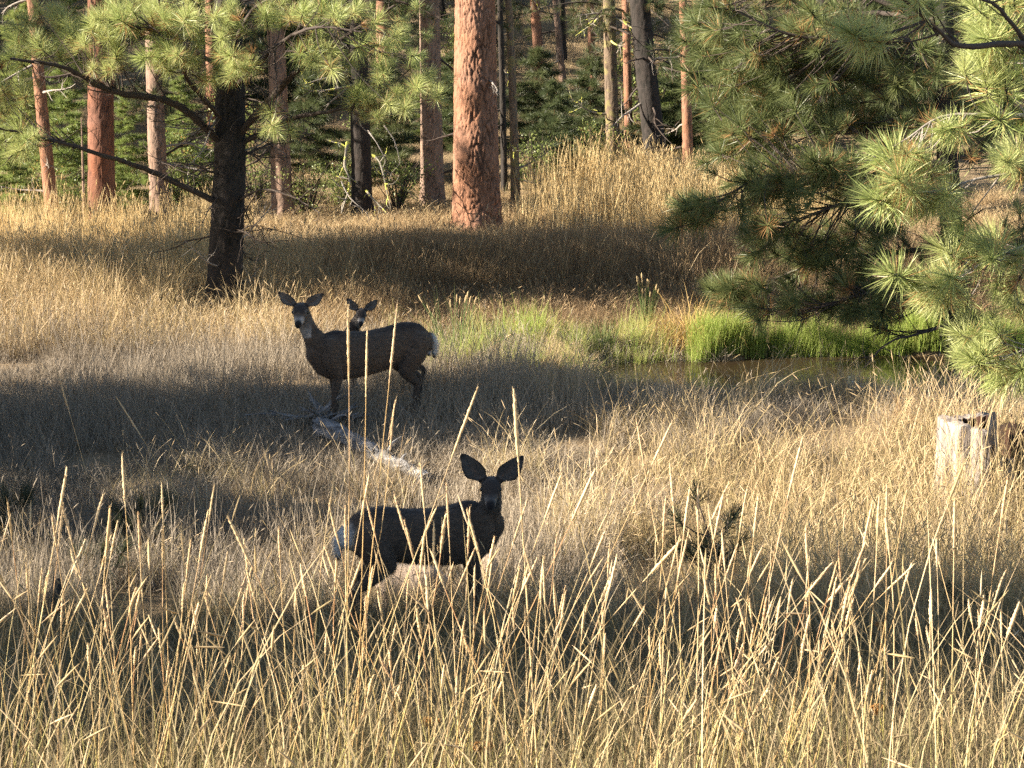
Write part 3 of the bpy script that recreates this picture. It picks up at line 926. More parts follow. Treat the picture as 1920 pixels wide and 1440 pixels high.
# unseen detail behind: rows of similar trunks deep in the wood
far_group = 'distant trunks in the shade of the wood'
_r = np.random.default_rng(5)
for k in range(86):
    Yf = _r.uniform(42, 80)
    px = _r.uniform(-250, 2400)
    wd = _r.uniform(14, 34)
    lab = 'distant %s%s trunk %s' % ('thick ' if wd > 27 else 'slim ' if wd < 20 else '', ['reddish', 'dark', 'pale', 'blackish'][k % 4], gap_name(px))
    TT(lab, px, Yf, wd * 40 / Yf, (px - 5, 0), 14, ['bark_red', 'bark_dark', 'bark_pale', 'bark_dark'][k % 4],
       (0.08, 0.16), 0.014, far_group, seed=40 + k, rounds=20, step=0.14, dead=9, crown=k, crown_scale=_r.uniform(0.55, 0.9), dead_len=(0.7, 2.4), boughs=int(_r.integers(2, 7)), bough_h=(0.8, 4.8))


# ------------------------------------------------------------------ unseen pines left of the meadow, added and sized for the shade they cast
def cone_pine(label, x, y, crown, scl=1.0, rz=0.0, zs=1.0):
    rt = thing('pine_tree', label, 'pine tree', (x, y, g1(x, y)), (0, 0, rz), 'unseen pines left of the meadow')
    link('trunk', trunk_mesh('trunk', lambda z: (0 * z, 0 * z), 0.2 * scl, 11.5 * scl, 24, 0.15, (0.08, 0.15), 0.015, M['bark_dark'], x, 0.2, 0.1), rt)
    link('crown', crown, rt, scl=scl)
    rt.scale = (1, 1, zs)
    return rt


sh = 0.231
def shade_pine(s, x, crown, scl, rz, zs=1.0):
    cone_pine('unseen dense pine left of the meadow, added for the shade it casts', x, s + sh * x, crown, scl, rz, zs)


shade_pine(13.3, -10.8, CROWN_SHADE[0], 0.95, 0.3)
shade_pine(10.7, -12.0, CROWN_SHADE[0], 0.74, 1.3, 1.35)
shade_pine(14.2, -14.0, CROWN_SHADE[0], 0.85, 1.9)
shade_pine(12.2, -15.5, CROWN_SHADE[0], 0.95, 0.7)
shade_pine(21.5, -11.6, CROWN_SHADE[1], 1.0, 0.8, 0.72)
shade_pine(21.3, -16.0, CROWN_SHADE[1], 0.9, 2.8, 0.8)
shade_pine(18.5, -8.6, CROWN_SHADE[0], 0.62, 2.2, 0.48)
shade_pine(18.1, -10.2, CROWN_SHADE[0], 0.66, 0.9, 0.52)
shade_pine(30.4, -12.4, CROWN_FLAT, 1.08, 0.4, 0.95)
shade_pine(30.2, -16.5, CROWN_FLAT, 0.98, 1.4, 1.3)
shade_pine(27.85, -12.2, CROWN_FLAT, 0.22, 1.0, 4.2)  # thin crown added to shade just the trunk of the left pine
for k in range(22):  # more unseen pines, put in to darken the far wood
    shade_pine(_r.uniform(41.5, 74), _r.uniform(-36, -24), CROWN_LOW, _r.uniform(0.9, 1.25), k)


# ------------------------------------------------------------------ hero pines
def limb_points(P, dd, Y):
    return [at(p[0], p[1], Y + d) for p, d in zip(P, dd)]


def hero_pine(label, root, trunk_pts, trunk_r, bark, limbs, blobs, Y, tufts, tscale, limb_bark, zspread=0.8, max_tufts=300, extra_crown=None, group=None, rounds=48, plate=(0.07, 0.14), twig_r=0.006, dead_amt=0.12, seed=1, dead_twigs=0, trunk_dead=0):
    """limbs: world polylines with start radius; blobs: (px, py, rx, ry, n[, dY]) needle clusters round which tufts sit"""
    r = np.random.default_rng(seed)
    rt = thing('pine_tree', label, 'pine tree', root, group=group)
    root = np.asarray(root)
    TP = np.array(trunk_pts) - root
    zz = TP[:, 2]
    path = lambda z: (np.interp(z, zz, TP[:, 0]), np.interp(z, zz, TP[:, 1]))
    link('trunk', trunk_mesh('trunk', path, trunk_r, zz[-1], rounds, 0.04, plate, 0.02, M[bark], seed * 3.1, 0.2, 0.3), rt)
    for k in range(trunk_dead):
        h = r.uniform(0.3, 3.4); az = r.uniform(0, 6.28); x_, y_ = path(np.array([h]))
        mb = dead_branch((float(x_[0]) + 0.8 * trunk_r * math.cos(az), float(y_[0]) + 0.8 * trunk_r * math.sin(az), h), az, r.uniform(0.35, 1.2), r.uniform(-0.5, 0.5), seed * 50 + k, 0.013, 9)
        link('dead_branch', mb.mesh('dead_branch', M['twig_dark'] if k % 4 else M['twig_grey']), rt)
    L = []
    for (P, r0) in limbs:
        Q, R = resample(wobble(np.array(P) - root, 0.05), np.linspace(r0 * 0.8, r0 * 0.2, len(P)), 0.07)
        Q[1:-1] += np.cumsum(r.normal(0, 0.006, (len(Q) - 2, 3)), 0) * np.sin(np.linspace(0, math.pi, len(Q) - 2))[:, None]
        L.append((Q, R))
    mbs = [MB() for _ in L]
    for k, (Q, R) in enumerate(L):
        bump = 1 + 0.12 * np.sin(np.arange(len(R)) * 1.7 + k) * r.uniform(0.4, 1, len(R))
        ptube(mbs[k], Q, R * bump, 8)
    allQ = np.concatenate([q for q, _ in L]); own = np.concatenate([np.full(len(q), k) for k, (q, _) in enumerate(L)])
    allR = np.concatenate([x for _, x in L])
    idx = np.concatenate([np.arange(len(q)) for q, _ in L])
    tl = []
    for bl in blobs:
        dY = bl[5] if len(bl) > 5 else 0.0
        for _ in range(bl[4]):
            a = r.normal(0, 0.55, 2)
            p = at(bl[0] + a[0] * bl[2], bl[1] + a[1] * bl[3], Y + dY + r.normal(0, zspread * 0.5)) - root
            tl.append(p)
    r.shuffle(tl)
    extra = MB(); ne = 0
    per = [[] for _ in L]
    for q, p in enumerate(tl):
        d = np.linalg.norm(allQ - p, axis=1) + 0.25 * (idx < 4)
        i = int(np.argmin(d)); k = int(own[i])
        # start a little further back along the limb so that twigs point outward
        i0 = max(i - int(min(idx[i], d[i] * 6 + 2)), 0)
        s = allQ[i0]
        dirv = norm(p - s + np.array([0, 0, 0.06]) + r.normal(0, 0.05, 3))
        midp = (s + p) / 2 + r.normal(0, 0.04, 3) * np.linalg.norm(p - s) + np.array([0, 0, -0.06 * np.linalg.norm(p - s)])
        Qt, Rt = resample([s, midp, p], [min(allR[i0] * 0.6, twig_r * (1 + 1.2 * np.linalg.norm(p - s))), twig_r * 0.9, twig_r * 0.6], 0.1)
        ptube(mbs[k], Qt, Rt, 4)
        td = norm(norm(p - midp) + np.array([0, 0, 0.25]) + r.normal(0, 0.2, 3))
        if q < max_tufts:
            per[k].append((p, td))
        else:
            V, F, a, b = tuft_arrays(80, 0.2 * tscale, 0.0055 * tscale, 900 + q, segs=1)
            Rm = np.array(rot_from_z(td, r.uniform(0, 6)))
            extra.add(V @ Rm.T + p, F, 0, a, b); ne += 1
    for k, (Q, R) in enumerate(L):
        for _ in range(dead_twigs):
            i = r.integers(2, len(Q)); W = [Q[i]]; td = norm(r.normal(0, 1, 3) + [0, 0, -0.3]); tlen = r.uniform(0.2, 0.7)
            for _ in range(4):
                td = norm(td + r.normal(0, 0.3, 3)); W.append(W[-1] + td * tlen / 4)
            ptube(mbs[k], *resample(W, np.linspace(0.006, 0.0025, 5), 0.08), n=4)
        br = link('branch', mbs[k].mesh('branch', M[limb_bark[k % len(limb_bark)]]), rt)
        for (p, td) in per[k]:
            me = DEADT if r.uniform() < dead_amt * 0.5 else tufts[int(r.integers(0, len(tufts)))]
            o = link('needle_tuft', me, br)
            m4 = rot_from_z(td, r.uniform(0, 6.28)).to_euler()
            o.location = p; o.rotation_euler = m4; sc = tscale * r.uniform(0.62, 1.2); o.scale = (sc, sc, sc)
    if ne:
        o = link('needles', extra.mesh('needles', [TUFT[0].materials[0]]), rt)
        o['kind'] = 'stuff'
    if extra_crown is not None:
        link('crown', extra_crown[0], rt, loc=extra_crown[1], scl=extra_crown[2])
    return rt


# --- the dark branched pine on the left
Y4 = 26.9
tp = [gp(414, Y4) - [0, 0, 0.35]] + [at(a, b, Y4) for a, b in [(424, 440), (431, 300), (432, 150), (428, 0), (424, -250)]]
tp.append(tp[-1] + [0, 0, 7.5])
L4 = []
def lm(P, dd, r0, Y=Y4): L4.append((limb_points(P, [q * 2.0 for q in dd], Y), r0))
lm([(420, 275), (330, 205), (215, 155), (120, 125), (20, 110)], [0, -.3, -.6, -.8, -1.0], 0.075)
lm([(420, 385), (300, 330), (180, 300), (70, 265), (-30, 235)], [0, -.3, -.6, -.8, -.9], 0.055)
lm([(440, 260), (520, 165), (560, 130), (640, 80), (740, 10)], [0, -.3, -.5, -.6, -.7], 0.07)
lm([(428, 235), (365, 150), (330, 90), (260, 30)], [0, -.4, -.7, -1.], 0.05)
lm([(430, 160), (400, 60), (350, -10)], [0, -.5, -.8], 0.045)
lm([(440, 275), (540, 225), (640, 212), (760, 190)], [0, -.2, -.5, -.8], 0.05)
lm([(435, 170), (500, 90), (590, 55), (680, 60)], [0, -.6, -1., -1.2], 0.045)
lm([(428, 130), (300, 85), (160, 60), (20, 45)], [0, .3, .5, .6], 0.05)
lm([(440, 300), (520, 262), (590, 250)], [0, .4, .8], 0.03)
lm([(440, 380), (500, 350), (560, 365), (600, 400)], [0, -.3, -.5, -.7], 0.022)
lm([(418, 330), (350, 300), (290, 305)], [0, -.5, -.9], 0.02)
lm([(440, 440), (470, 425), (510, 430)], [0, -.2, -.3], 0.014)
lm([(435, 90), (480, 20), (560, -40)], [0, -.3, -.6], 0.045)
B4 = [(190, 130, 28, 22, 5, -1.6), (305, 105, 32, 22, 8, -1.8), (370, 112, 45, 30, 14, -1.8), (440, 112, 36, 30, 9, -1.9), (250, 35, 95, 40, 40, -1.5), (90, 60, 90, 60, 30, -0.6),
      (30, 170, 60, 50, 12, -0.6), (590, 110, 30, 24, 7, -1.6), (740, 185, 45, 30, 14, -1.8), (800, 150, 32, 22, 6, -1.6), (700, 100, 50, 36, 10, -1.5), (620, 30, 70, 36, 18, -1.4),
      (430, 35, 36, 34, 10, -1.5), (520, 232, 32, 16, 5, -1.2), (60, 262, 60, 18, 6, -1.8), (330, 40, 60, 40, 14, -1.3), (660, 190, 36, 26, 6, -1.4), (180, 80, 60, 40, 16, -1.0), (540, 30, 50, 40, 12, -1.3),
      (760, 60, 50, 50, 8, -1.2)]
hero_pine('dark branched pine at the left, its sunlit needle tufts spreading over the wood', gp(416, Y4), tp, 0.24, 'bark_dark', L4, B4, Y4, TUFT_Y, 1.12, ['twig_dark'],
          zspread=0.9, extra_crown=(crown_mesh('crown', 0, 8, 3.0, 420, 9, M['needle'], nn=46, L=0.36, w=0.016), (0, 0, 4.9), 1.0), seed=21, dead_amt=0.1, dead_twigs=22, trunk_dead=40)

# --- the big pine on the right
Y16 = 23.7
tp = [gp(1806, Y16) - [0, 0, 0.3]] + [at(a, b, Y16) for a, b in [(1798, 600), (1786, 460), (1776, 300), (1770, 100), (1764, -200)]]
tp.append(tp[-1] + [0, 0, 5.0])
L16 = []
def ln_(P, dd, r0, Y=Y16): L16.append((limb_points(P, dd, Y), r0))
ln_([(1772, 125), (1700, 85), (1600, 90), (1480, 60), (1380, 20)], [0, -.3, -.5, -.7, -.8], 0.05)
ln_([(1776, 330), (1660, 290), (1560, 330), (1440, 350), (1330, 395)], [0, -.4, -.6, -.8, -1.], 0.05)
ln_([(1778, 260), (1640, 170), (1560, 110), (1470, 95)], [0, .2, .3, .5], 0.045)
ln_([(1780, 390), (1660, 380), (1560, 400), (1440, 430)], [0, -.2, -.5, -.8], 0.04)
ln_([(1786, 460), (1680, 470), (1560, 490), (1440, 530), (1350, 555)], [0, .2, .4, .5, .6], 0.045)
ln_([(1792, 545), (1700, 540), (1600, 560), (1500, 590)], [0, -.3, -.5, -.6], 0.04)
ln_([(1798, 600), (1720, 615), (1660, 640), (1620, 690)], [0, -.4, -.7, -.9], 0.03)
ln_([(1770, 60), (1650, 10), (1500, -30), (1400, -60)], [0, 0, .2, .3], 0.05)
ln_([(1776, 300), (1860, 260), (1960, 240)], [0, .4, .8], 0.04)
ln_([(1788, 470), (1880, 450), (1980, 470)], [0, .5, .9], 0.04)
ln_([(1770, 100), (1850, 60), (1950, 20)], [0, .3, .6], 0.04)
ln_([(1774, 220), (1640, 240), (1500, 215), (1390, 235)], [0, .4, .8, 1.1], 0.045)
ln_([(1770, 40), (1600, 20), (1450, 60), (1340, 70)], [0, .8, 1.3, 1.6], 0.045)
ln_([(1796, 640), (1850, 620), (1910, 640)], [0, .2, .4], 0.025)
B16 = [(1765, 120, 40, 80, 14, -.7), (1775, 300, 40, 70, 12, -.7), (1780, 430, 36, 50, 8, -.6), (1600, 500, 90, 60, 26, -.2), (1690, 560, 60, 60, 18, -.3), (1500, 480, 80, 50, 18, 0), (1650, 330, 60, 60, 16, 0), (1340, 55, 60, 60, 53, .6), (1430, 110, 75, 60, 65, 0), (1385, 230, 75, 70, 53, .4), (1475, 200, 65, 60, 40, 0), (1320, 392, 45, 24, 24, -.9), (1440, 345, 85, 45, 49, -.7), (1560, 325, 85, 60, 40, -.5),
       (1560, 40, 90, 60, 45, -.2), (1660, 110, 80, 80, 40, 0), (1430, 435, 75, 30, 24, -.6), (1560, 455, 85, 45, 28, .1), (1375, 548, 45, 24, 24, .5), (1490, 575, 70, 30, 30, -.3), (1620, 580, 75, 40, 28, -.4),
       (1660, 420, 75, 55, 20, 0), (1730, 200, 60, 70, 19, .2), (1600, 220, 70, 60, 28, .3), (1870, 250, 50, 50, 16, .5), (1900, 450, 50, 40, 14, .6), (1860, 60, 60, 40, 16, .4), (1850, 630, 40, 30, 11, .2), (1530, 130, 60, 50, 28, .3)]
hero_pine('big green pine at the right, boughs hanging low over the pond', gp(1806, Y16), tp, 0.155, 'bark_dark', L16, B16, Y16, TUFT, 1.3, ['twig_dark'],
          zspread=0.9, extra_crown=(crown_mesh('crown', 0, 6, 2.2, 260, 12, M['needle'], nn=46, L=0.34, w=0.014), (0, 0, 5.2), 1.0), seed=22, dead_amt=0.22, dead_twigs=12, twig_r=0.007, trunk_dead=10)

# --- the pine nearest to us, trunk outside on the right
YN = 16.6
b0 = np.array([5.6, YN, g1(5.6, YN)])
tp = [b0 - [0, 0, 0.3], b0 + [0.02, 0, 2], b0 + [0.0, 0.05, 5], b0 + [0.05, 0, 9]]
LN = []
def lN(P, dd, r0): LN.append((limb_points(P, dd, YN), r0))
lN([(2215, 180), (1990, 235), (1780, 238), (1700, 262)], [0, -.3, -.5, -.6], 0.030)
lN([(2215, 300), (1985, 322), (1835, 335), (1720, 372)], [0, -.4, -.6, -.7], 0.030)
lN([(2215, 420), (2000, 450), (1880, 475), (1760, 545)], [0, -.2, -.4, -.5], 0.030)
lN([(2215, 560), (2020, 610), (1920, 650), (1820, 690)], [0, .1, .2, .3], 0.026)
lN([(2215, 60), (2000, 90), (1890, 80)], [0, -.3, -.5], 0.03)
lN([(2215, 30), (2080, 130), (1960, 95), (1900, 76), (1800, 68), (1740, 40), (1685, -10)], [0, -1.6, -2.8, -3.1, -3.5, -3.7, -3.9], 0.045)
lN([(1925, 84), (1875, 45), (1850, 0), (1840, -60)], [-3.0, -3.1, -3.2, -3.3], 0.022)
BN = [(1705, 305, 50, 42, 11, -.6), (1745, 355, 52, 34, 11, -.7), (1680, 378, 34, 26, 6, -.7), (1770, 240, 34, 32, 5, -.5), (1755, 540, 55, 40, 13, -.5), (1855, 470, 50, 36, 11, -.4), (1905, 545, 36, 36, 7, -.2),
      (1835, 660, 42, 42, 10, .2), (1900, 690, 36, 32, 7, .2), (1885, 60, 50, 50, 10, -.4), (1860, 150, 45, 36, 8, -.4), (1905, 300, 32, 42, 6, -.5), (1720, 10, 40, 30, 3, -3.8), (1620, 60, 60, 26, 4, -3.9)]
hero_pine('nearest pine at the right edge, bright yellow green needle clusters on pale twigs', b0, tp, 0.17, 'bark_dark', LN, BN, YN, TUFT_Y, 1.22, ['twig_grey', 'twig_grey', 'twig_grey', 'twig_grey', 'twig_grey', 'twig_dark', 'twig_dark'],
          zspread=0.45, extra_crown=(CROWN[1], (0, 0, 0), 0.8), seed=23, dead_amt=0.12, dead_twigs=3)

# ------------------------------------------------------------------ undergrowth of the wood
def leaf_arrays(n, L, w, seed):
    """small leaf blades, two triangles each, scattered on a short twig"""
    r = np.random.default_rng(seed)
    p = r.normal(0, 1, (n, 3)) * [0.10, 0.10, 0.08]
    d = norm_rows(r.normal(0, 1, (n, 3)) + [0, 0, 0.2])
    s = norm_rows(np.cross(d, r.normal(0, 1, (n, 3))))
    ln = L * r.uniform(0.6, 1.2, (n, 1)); w2 = w * r.uniform(0.7, 1.2, (n, 1)) / 2
    V = np.stack([p, p + d * ln * 0.5 + s * w2, p + d * ln, p + d * ln * 0.5 - s * w2], 1).reshape(-1, 3)
    F = np.arange(4 * n).reshape(-1, 4)
    return V, F, np.repeat(r.uniform(0, 1, n), 4)


def norm_rows(v):
    return v / (np.linalg.norm(v, axis=1)[:, None] + 1e-9)


def sapling_mesh(h, rad, seed, mat, n_br=34, nn=34, L=0.10):
    """young fir: whorls of flat sprays along a thin stem"""
    r = np.random.default_rng(seed)
    mb = MB()
    pts = []; dirs = []
    for k in range(n_br):
        t = (k + r.uniform()) / n_br
        z = h * (0.05 + 0.93 * t); rr = rad * (1 - t) ** 0.8 * r.uniform(0.7, 1.15) + 0.05
        az = k * 2.4 + r.uniform(-0.4, 0.4); dv = np.array([math.cos(az), math.sin(az), 0])
        e = dv * rr + [0, 0, z + rr * r.uniform(-0.2, 0.25)]
        ptube(mb, [[0, 0, z], (np.array([0, 0, z]) + e) / 2 + [0, 0, -0.03], e], [0.010, 0.007, 0.003], 4, 1)
        m = max(3, int(rr / 0.09))
        for q in range(m):
            s = (q + 0.6) / m
            for sd in (-1, 0, 1):
                pts.append(np.array([0, 0, z]) * (1 - s) + e * s + sd * np.cross(dv, [0, 0, 1]) * 0.14 * rr * (1.2 - s)); dirs.append(norm(dv + sd * 0.8 * np.cross(dv, [0, 0, 1]) + r.normal(0, 0.15, 3)))
    merge_tufts(mb, pts, dirs, nn, L, 0.010, 0, seed * 3, 0.03, spread=(70, 25))
    return mb, [mat, M['twig_dark']]


def shrub_mesh(h, rad, seed, mat, n=120, leaf=(0.055, 0.03), stems=12):
    r = np.random.default_rng(seed)
    mb = MB()
    base = [leaf_arrays(16, leaf[0], leaf[1], seed * 7 + q) for q in range(4)]
    for k in range(stems):
        az = r.uniform(0, 6.28); rr = rad * math.sqrt(r.uniform(0.05, 1)); hh = h * r.uniform(0.6, 1.05)
        e = np.array([math.cos(az) * rr, math.sin(az) * rr, hh])
        P = [np.array([0, 0, -0.05]), e * [0.35, 0.35, 0.5] + r.normal(0, 0.05, 3), e]
        Q, R = resample(P, [0.014, 0.009, 0.003], 0.1)
        ptube(mb, Q, R, 4, 1)
        for q in range(int(n / stems)):
            i = r.integers(len(Q) // 3, len(Q))
            p = Q[i] + r.normal(0, 0.16, 3) * rad
            V, F, a = base[q % 4]
            Rm = np.array(rot_from_z(norm(r.normal(0, 1, 3)), r.uniform(0, 6)))
            mb.add(V @ Rm.T + p, F, 0, np.clip(a * 0.6 + r.uniform(0, 0.4), 0, 1), float(r.uniform() < 0.04))
    return mb, [mat, M['twig_dark']]


def plant(name, label, cat, px, Y, mbm, rz=0.0, scl=1.0, group=None, z=0.0):
    """thing with its stems and its leaves as parts"""
    mb, mats = mbm
    rt = thing(name, label, cat, gp(px, Y), (0, 0, rz), group)
    rt.scale = (scl,) * 3
    key = 'parts'
    a = MB(); b = MB()
    a.n = b.n = 0
    # split by material
    for V, L, S, Mi, A, B in zip(mb.V, mb.L, mb.S, mb.M, mb.A, mb.B):
        dst = a if Mi[0] == 0 else b
        off = L.min()
        dst.V.append(V); dst.L.append(L - off + dst.n); dst.S.append(S); dst.M.append(np.zeros(len(S), int)); dst.A.append(A); dst.B.append(B); dst.n += len(V)
    fa = link('foliage', a.mesh('foliage', mats[0]), rt)
    st = link('stem', b.mesh('stem', mats[1]), rt)
    return rt


def copy_plant(src, label, px, Y, rz, scl, group):
    r = src.copy(); COL.objects.link(r)
    r.location = gp(px, Y); r.rotation_euler = (0, 0, rz); r.scale = (scl,) * 3
    r['label'] = label
    if group: r['group'] = group
    for ch in src.children:
        c = ch.copy(); COL.objects.link(c); c.parent = r
    return r


def fix_islands(mb):
    return mb


G_UND = 'young firs in the shade of the wood'
f1 = plant('fir_sapling', 'bright green young fir right of the smooth red brown trunk', 'young fir', 242, 35.5, sapling_mesh(2.2, 0.9, 1, M['leaf']), 0.2, 1.0, G_UND)
f2 = plant('fir_sapling', 'low sunlit young fir at the left edge of the wood', 'young fir', 20, 34.2, sapling_mesh(1.3, 0.8, 2, M['leaf']), 0.9, 1.0, G_UND)
f3 = plant('fir_sapling', 'bluish green young pine bush right of the thickest trunk', 'young pine', 1040, 39, sapling_mesh(2.0, 1.0, 3, M['needle_far'], L=0.16), 0.5, 1.0, G_UND)
for lab, px, Y, rz, sc, src in [
    ('young fir between the slim leaning trunk and the smooth red brown trunk', 130, 36.5, 1.0, 1.2, f1),
    ('young fir filling the gap behind the pale pinkish trunk', 345, 38, 2.0, 1.0, f1),
    ('young fir behind the slim leaning trunk at the far left', 55, 39, 0.4, 1.5, f1),
    ('dim young fir behind the half hidden pale trunk', 590, 40, 2.6, 1.1, f3),
    ('dim young fir behind the dark trunk with pale dead twigs', 725, 39, 3.3, 1.2, f3),
    ('shaded young pine in the gap in front of the small dark red trunk', 1010, 43, 1.3, 1.1, f3),
    ('shaded young pine left of the mossy trunk', 1105, 41.5, 4.0, 1.1, f3),
    ('young pine right of the dark crooked trunk', 1275, 42, 5.0, 1.3, f3),
    ('young fir half hidden behind the big green pine', 1420, 37, 2.4, 1.2, f1),
    ('low young fir just left of the bright green young fir', 205, 37.5, 3.0, 0.9, f2)]:
    copy_plant(src, lab, px, Y, rz, sc, G_UND)

G_SH = 'shrubs in the wood'
s1 = plant('shrub', 'yellow green leafy shrub at the foot of the pale pinkish trunk', 'shrub', 335, 35.6, shrub_mesh(1.0, 0.6, 5, M['leaf']), 0, 1.0, G_SH)
s2 = plant('shrub', 'grey twiggy shrub in front of the half hidden pale trunk', 'shrub', 575, 35, shrub_mesh(1.1, 0.6, 6, M['leaf'], n=60, stems=26), 0, 1.0, G_SH)
_r = np.random.default_rng(77)
for k, (lab, px, Y, sc, src) in enumerate([
    ('low leafy shrub at the foot of the slim leaning trunk', 70, 34.6, 0.9, s1), ('leafy shrub left of the bleached snag', 140, 35, 0.8, s1),
    ('twiggy shrub between the dark trunk and the grey brown trunk', 745, 35.5, 1.0, s2), ('twiggy shrub in the gap right of the slender sunlit trunk', 1005, 38, 1.0, s2),
    ('leafy shrub under the bluish green young pine', 1075, 39.5, 0.9, s1), ('twiggy shrub behind the tall golden grass', 1120, 39, 1.1, s2),
    ('leafy shrub left of the dark branched pine', 375, 37.5, 1.1, s1), ('twiggy shrub right of the dark branched pine', 480, 36.5, 0.9, s2),
    ('low shrub at the foot of the dark trunk with dead twigs', 640, 36, 0.8, s1)]):
    copy_plant(src, lab, px, Y, k * 1.3, sc, G_SH)
for k in range(64):
    Yf = _r.uniform(40, 70); px = _r.uniform(-100, 1950)
    src = [f1, s2, f3, s1, s2, f3][k % 6]
    if 985 < px < 1135 and Yf > 44: continue
    sz = _r.uniform(0.9, 1.9)
    kind_ = {f1.name: 'bright young fir', f3.name: 'bluish young pine', s1.name: 'leafy shrub', s2.name: 'bare twiggy shrub'}[src.name]
    copy_plant(src, 'distant %s%s %s' % ('tall ' if sz > 1.5 else 'low ' if sz < 1.15 else '', kind_, gap_name(px)), px, Yf, _r.uniform(0, 6), sz,
               'distant undergrowth ' + ('conifers' if src in (f1, f2, f3) else 'shrubs'))

# lichen-covered dead boughs hanging beside the dark trunk
def bough(label, pts, Y, r0, mat, group, seed, twigs=8):
    P = [at(a, b, Y + d) for a, b, d in pts]
    root = P[0]
    r = np.random.default_rng(seed)
    Q, R = resample(wobble(np.array(P) - root, 0.01), np.linspace(r0, r0 * 0.35, len(P)), 0.06)
    rt = thing('dead_bough', label, 'dead branch', root, group=group)
    mb = MB(); ptube(mb, Q, R * (1 + 0.25 * np.sin(np.arange(len(R)) * 1.3)), 7)
    link('bough', mb.mesh('bough', M[mat]), rt)
    for _ in range(twigs):
        i = r.integers(1, len(Q)); td = norm(r.normal(0, 1, 3)); W = [Q[i]]
        tlen = r.uniform(0.12, 0.4)
        for _ in range(3):
            td = norm(td + r.normal(0, 0.3, 3)); W.append(W[-1] + td * tlen / 3)
        mb = MB(); ptube(mb, *resample(W, np.linspace(r0 * 0.5, r0 * 0.2, 4), 0.06), n=5)
        link('twig', mb.mesh('twig', M[mat]), rt)
    return rt


GB = 'dead boughs hanging in front of the wood'
bough('yellow lichen covered bough hanging left of the dark trunk', [(652, 265, 0), (648, 310, -.1), (655, 345, -.2), (640, 400, -.3)], 33.2, 0.028, 'twig_lichen', GB, 1)
bough('yellow lichen covered bough hanging right of the dark trunk', [(698, 290, 0), (712, 305, -.2), (722, 345, -.3), (728, 375, -.3)], 33.2, 0.02, 'twig_lichen', GB, 2)
bough('curved bare white bough hanging above the lichen covered ones', [(690, 245, 0), (708, 270, -.2), (722, 297, -.3)], 33.1, 0.014, 'twig_grey', GB, 3, 2)
bough('second bare white bough hanging towards the grey brown trunk', [(720, 235, 0), (738, 265, -.2), (750, 305, -.3)], 33.1, 0.012, 'twig_grey', GB, 4, 2)
bough('pale dead bough drooping at the foot of the dark trunk', [(640, 340, 0), (655, 370, -.2), (690, 400, -.3)], 33.0, 0.014, 'twig_grey', GB, 5, 4)


def fallen_trunk(label, pa, Ya, pb, Yb, ra, rb, mat, seed, lift=0.0, name='fallen_log', stubs=4, stub_len=(0.12, 0.45)):
    A = gp(pa, Ya) + [0, 0, ra * 0.7 + lift]; B = gp(pb, Yb) + [0, 0, rb * 0.7 + lift]
    r = np.random.default_rng(seed)
    rt = thing(name, label, 'log', gp(pa, Ya), group='fallen logs')
    root = gp(pa, Ya)
    n = 26; P = A + (B - A) * np.linspace(0, 1, n)[:, None]
    P[1:-1] += r.normal(0, 0.008, (n - 2, 3)); R = np.linspace(ra, rb, n) * (1 + 0.06 * r.normal(0, 1, n))
    V, F = tube(P - root, R, 20)
    gv = np.tile(0.75 + 0.35 * r.uniform(0, 1, 20), n)[:, None]
    ctr = np.repeat(P - root, 20, 0); V = ctr + (V - ctr) * gv * r.uniform(0.9, 1.1, (len(V), 1))
    V = V + r.normal(0, 0.004, V.shape)
    mb = MB().add(V, F)
    for e, sgn in ((0, 1), (n - 1, -1)):
        c = (P - root)[e]; ring = V[e * 20:(e + 1) * 20]
        mb.add(np.concatenate([ring, [c + sgn * 0.03 * norm(B - A)]]), [[q, (q + 1) % 20, 20] for q in range(20)])
    link('trunk', mb.mesh('trunk', M[mat]), rt)
    for k in range(stubs):
        i = r.integers(2, n - 2); d = norm(r.normal(0, 1, 3) + [0, -0.4, 0.9]); l = r.uniform(*stub_len)
        mb = MB(); ptube(mb, *resample([P[i] - root, P[i] - root + d * l * 0.6, P[i] - root + d * l + r.normal(0, 0.04, 3)], [0.022, 0.015, 0.006], 0.06), n=6)
        link('branch_stub', mb.mesh('branch_stub', M[mat]), rt)
    return rt


fallen_trunk('bleached fallen trunk lying on the slope deep in the gap of the wood', 1035, 45.5, 1090, 43.5, 0.07, 0.05, 'grey_wood', 3, 0.15)
fallen_trunk('pale fallen trunk lying in the wood behind the half hidden pale trunk', 300, 40.5, 400, 41.5, 0.10, 0.07, 'grey_wood', 4, 0.1)

# ------------------------------------------------------------------ grey log in the shaded meadow
lg = fallen_trunk('splintered grey log lying in the shaded meadow in front of the doe', 600, 20.3, 800, 18.95, 0.10, 0.06, 'log_wood', 8, 0.07, stubs=6, stub_len=(0.08, 0.25))
r = np.random.default_rng(31)
root = np.array(lg.location)
top = gp(585, 20.7) - root
for k in range(30):
    a = top + r.normal(0, 1, 3) * [0.16, 0.12, 0.04] + [0.12, 0, 0.05]
    d = norm(np.array([r.normal(0.1, 0.7), r.normal(-0.2, 0.4), abs(r.normal(0.2, 0.18))]))
    l = r.uniform(0.2, 0.5)
    mb = MB(); ptube(mb, *resample([a, a + d * l * 0.5 + r.normal(0, 0.02, 3), a + d * l], [0.024, 0.018, 0.006], 0.06), n=5)
    link('splinter', mb.mesh('splinter', M['log_wood']), lg)

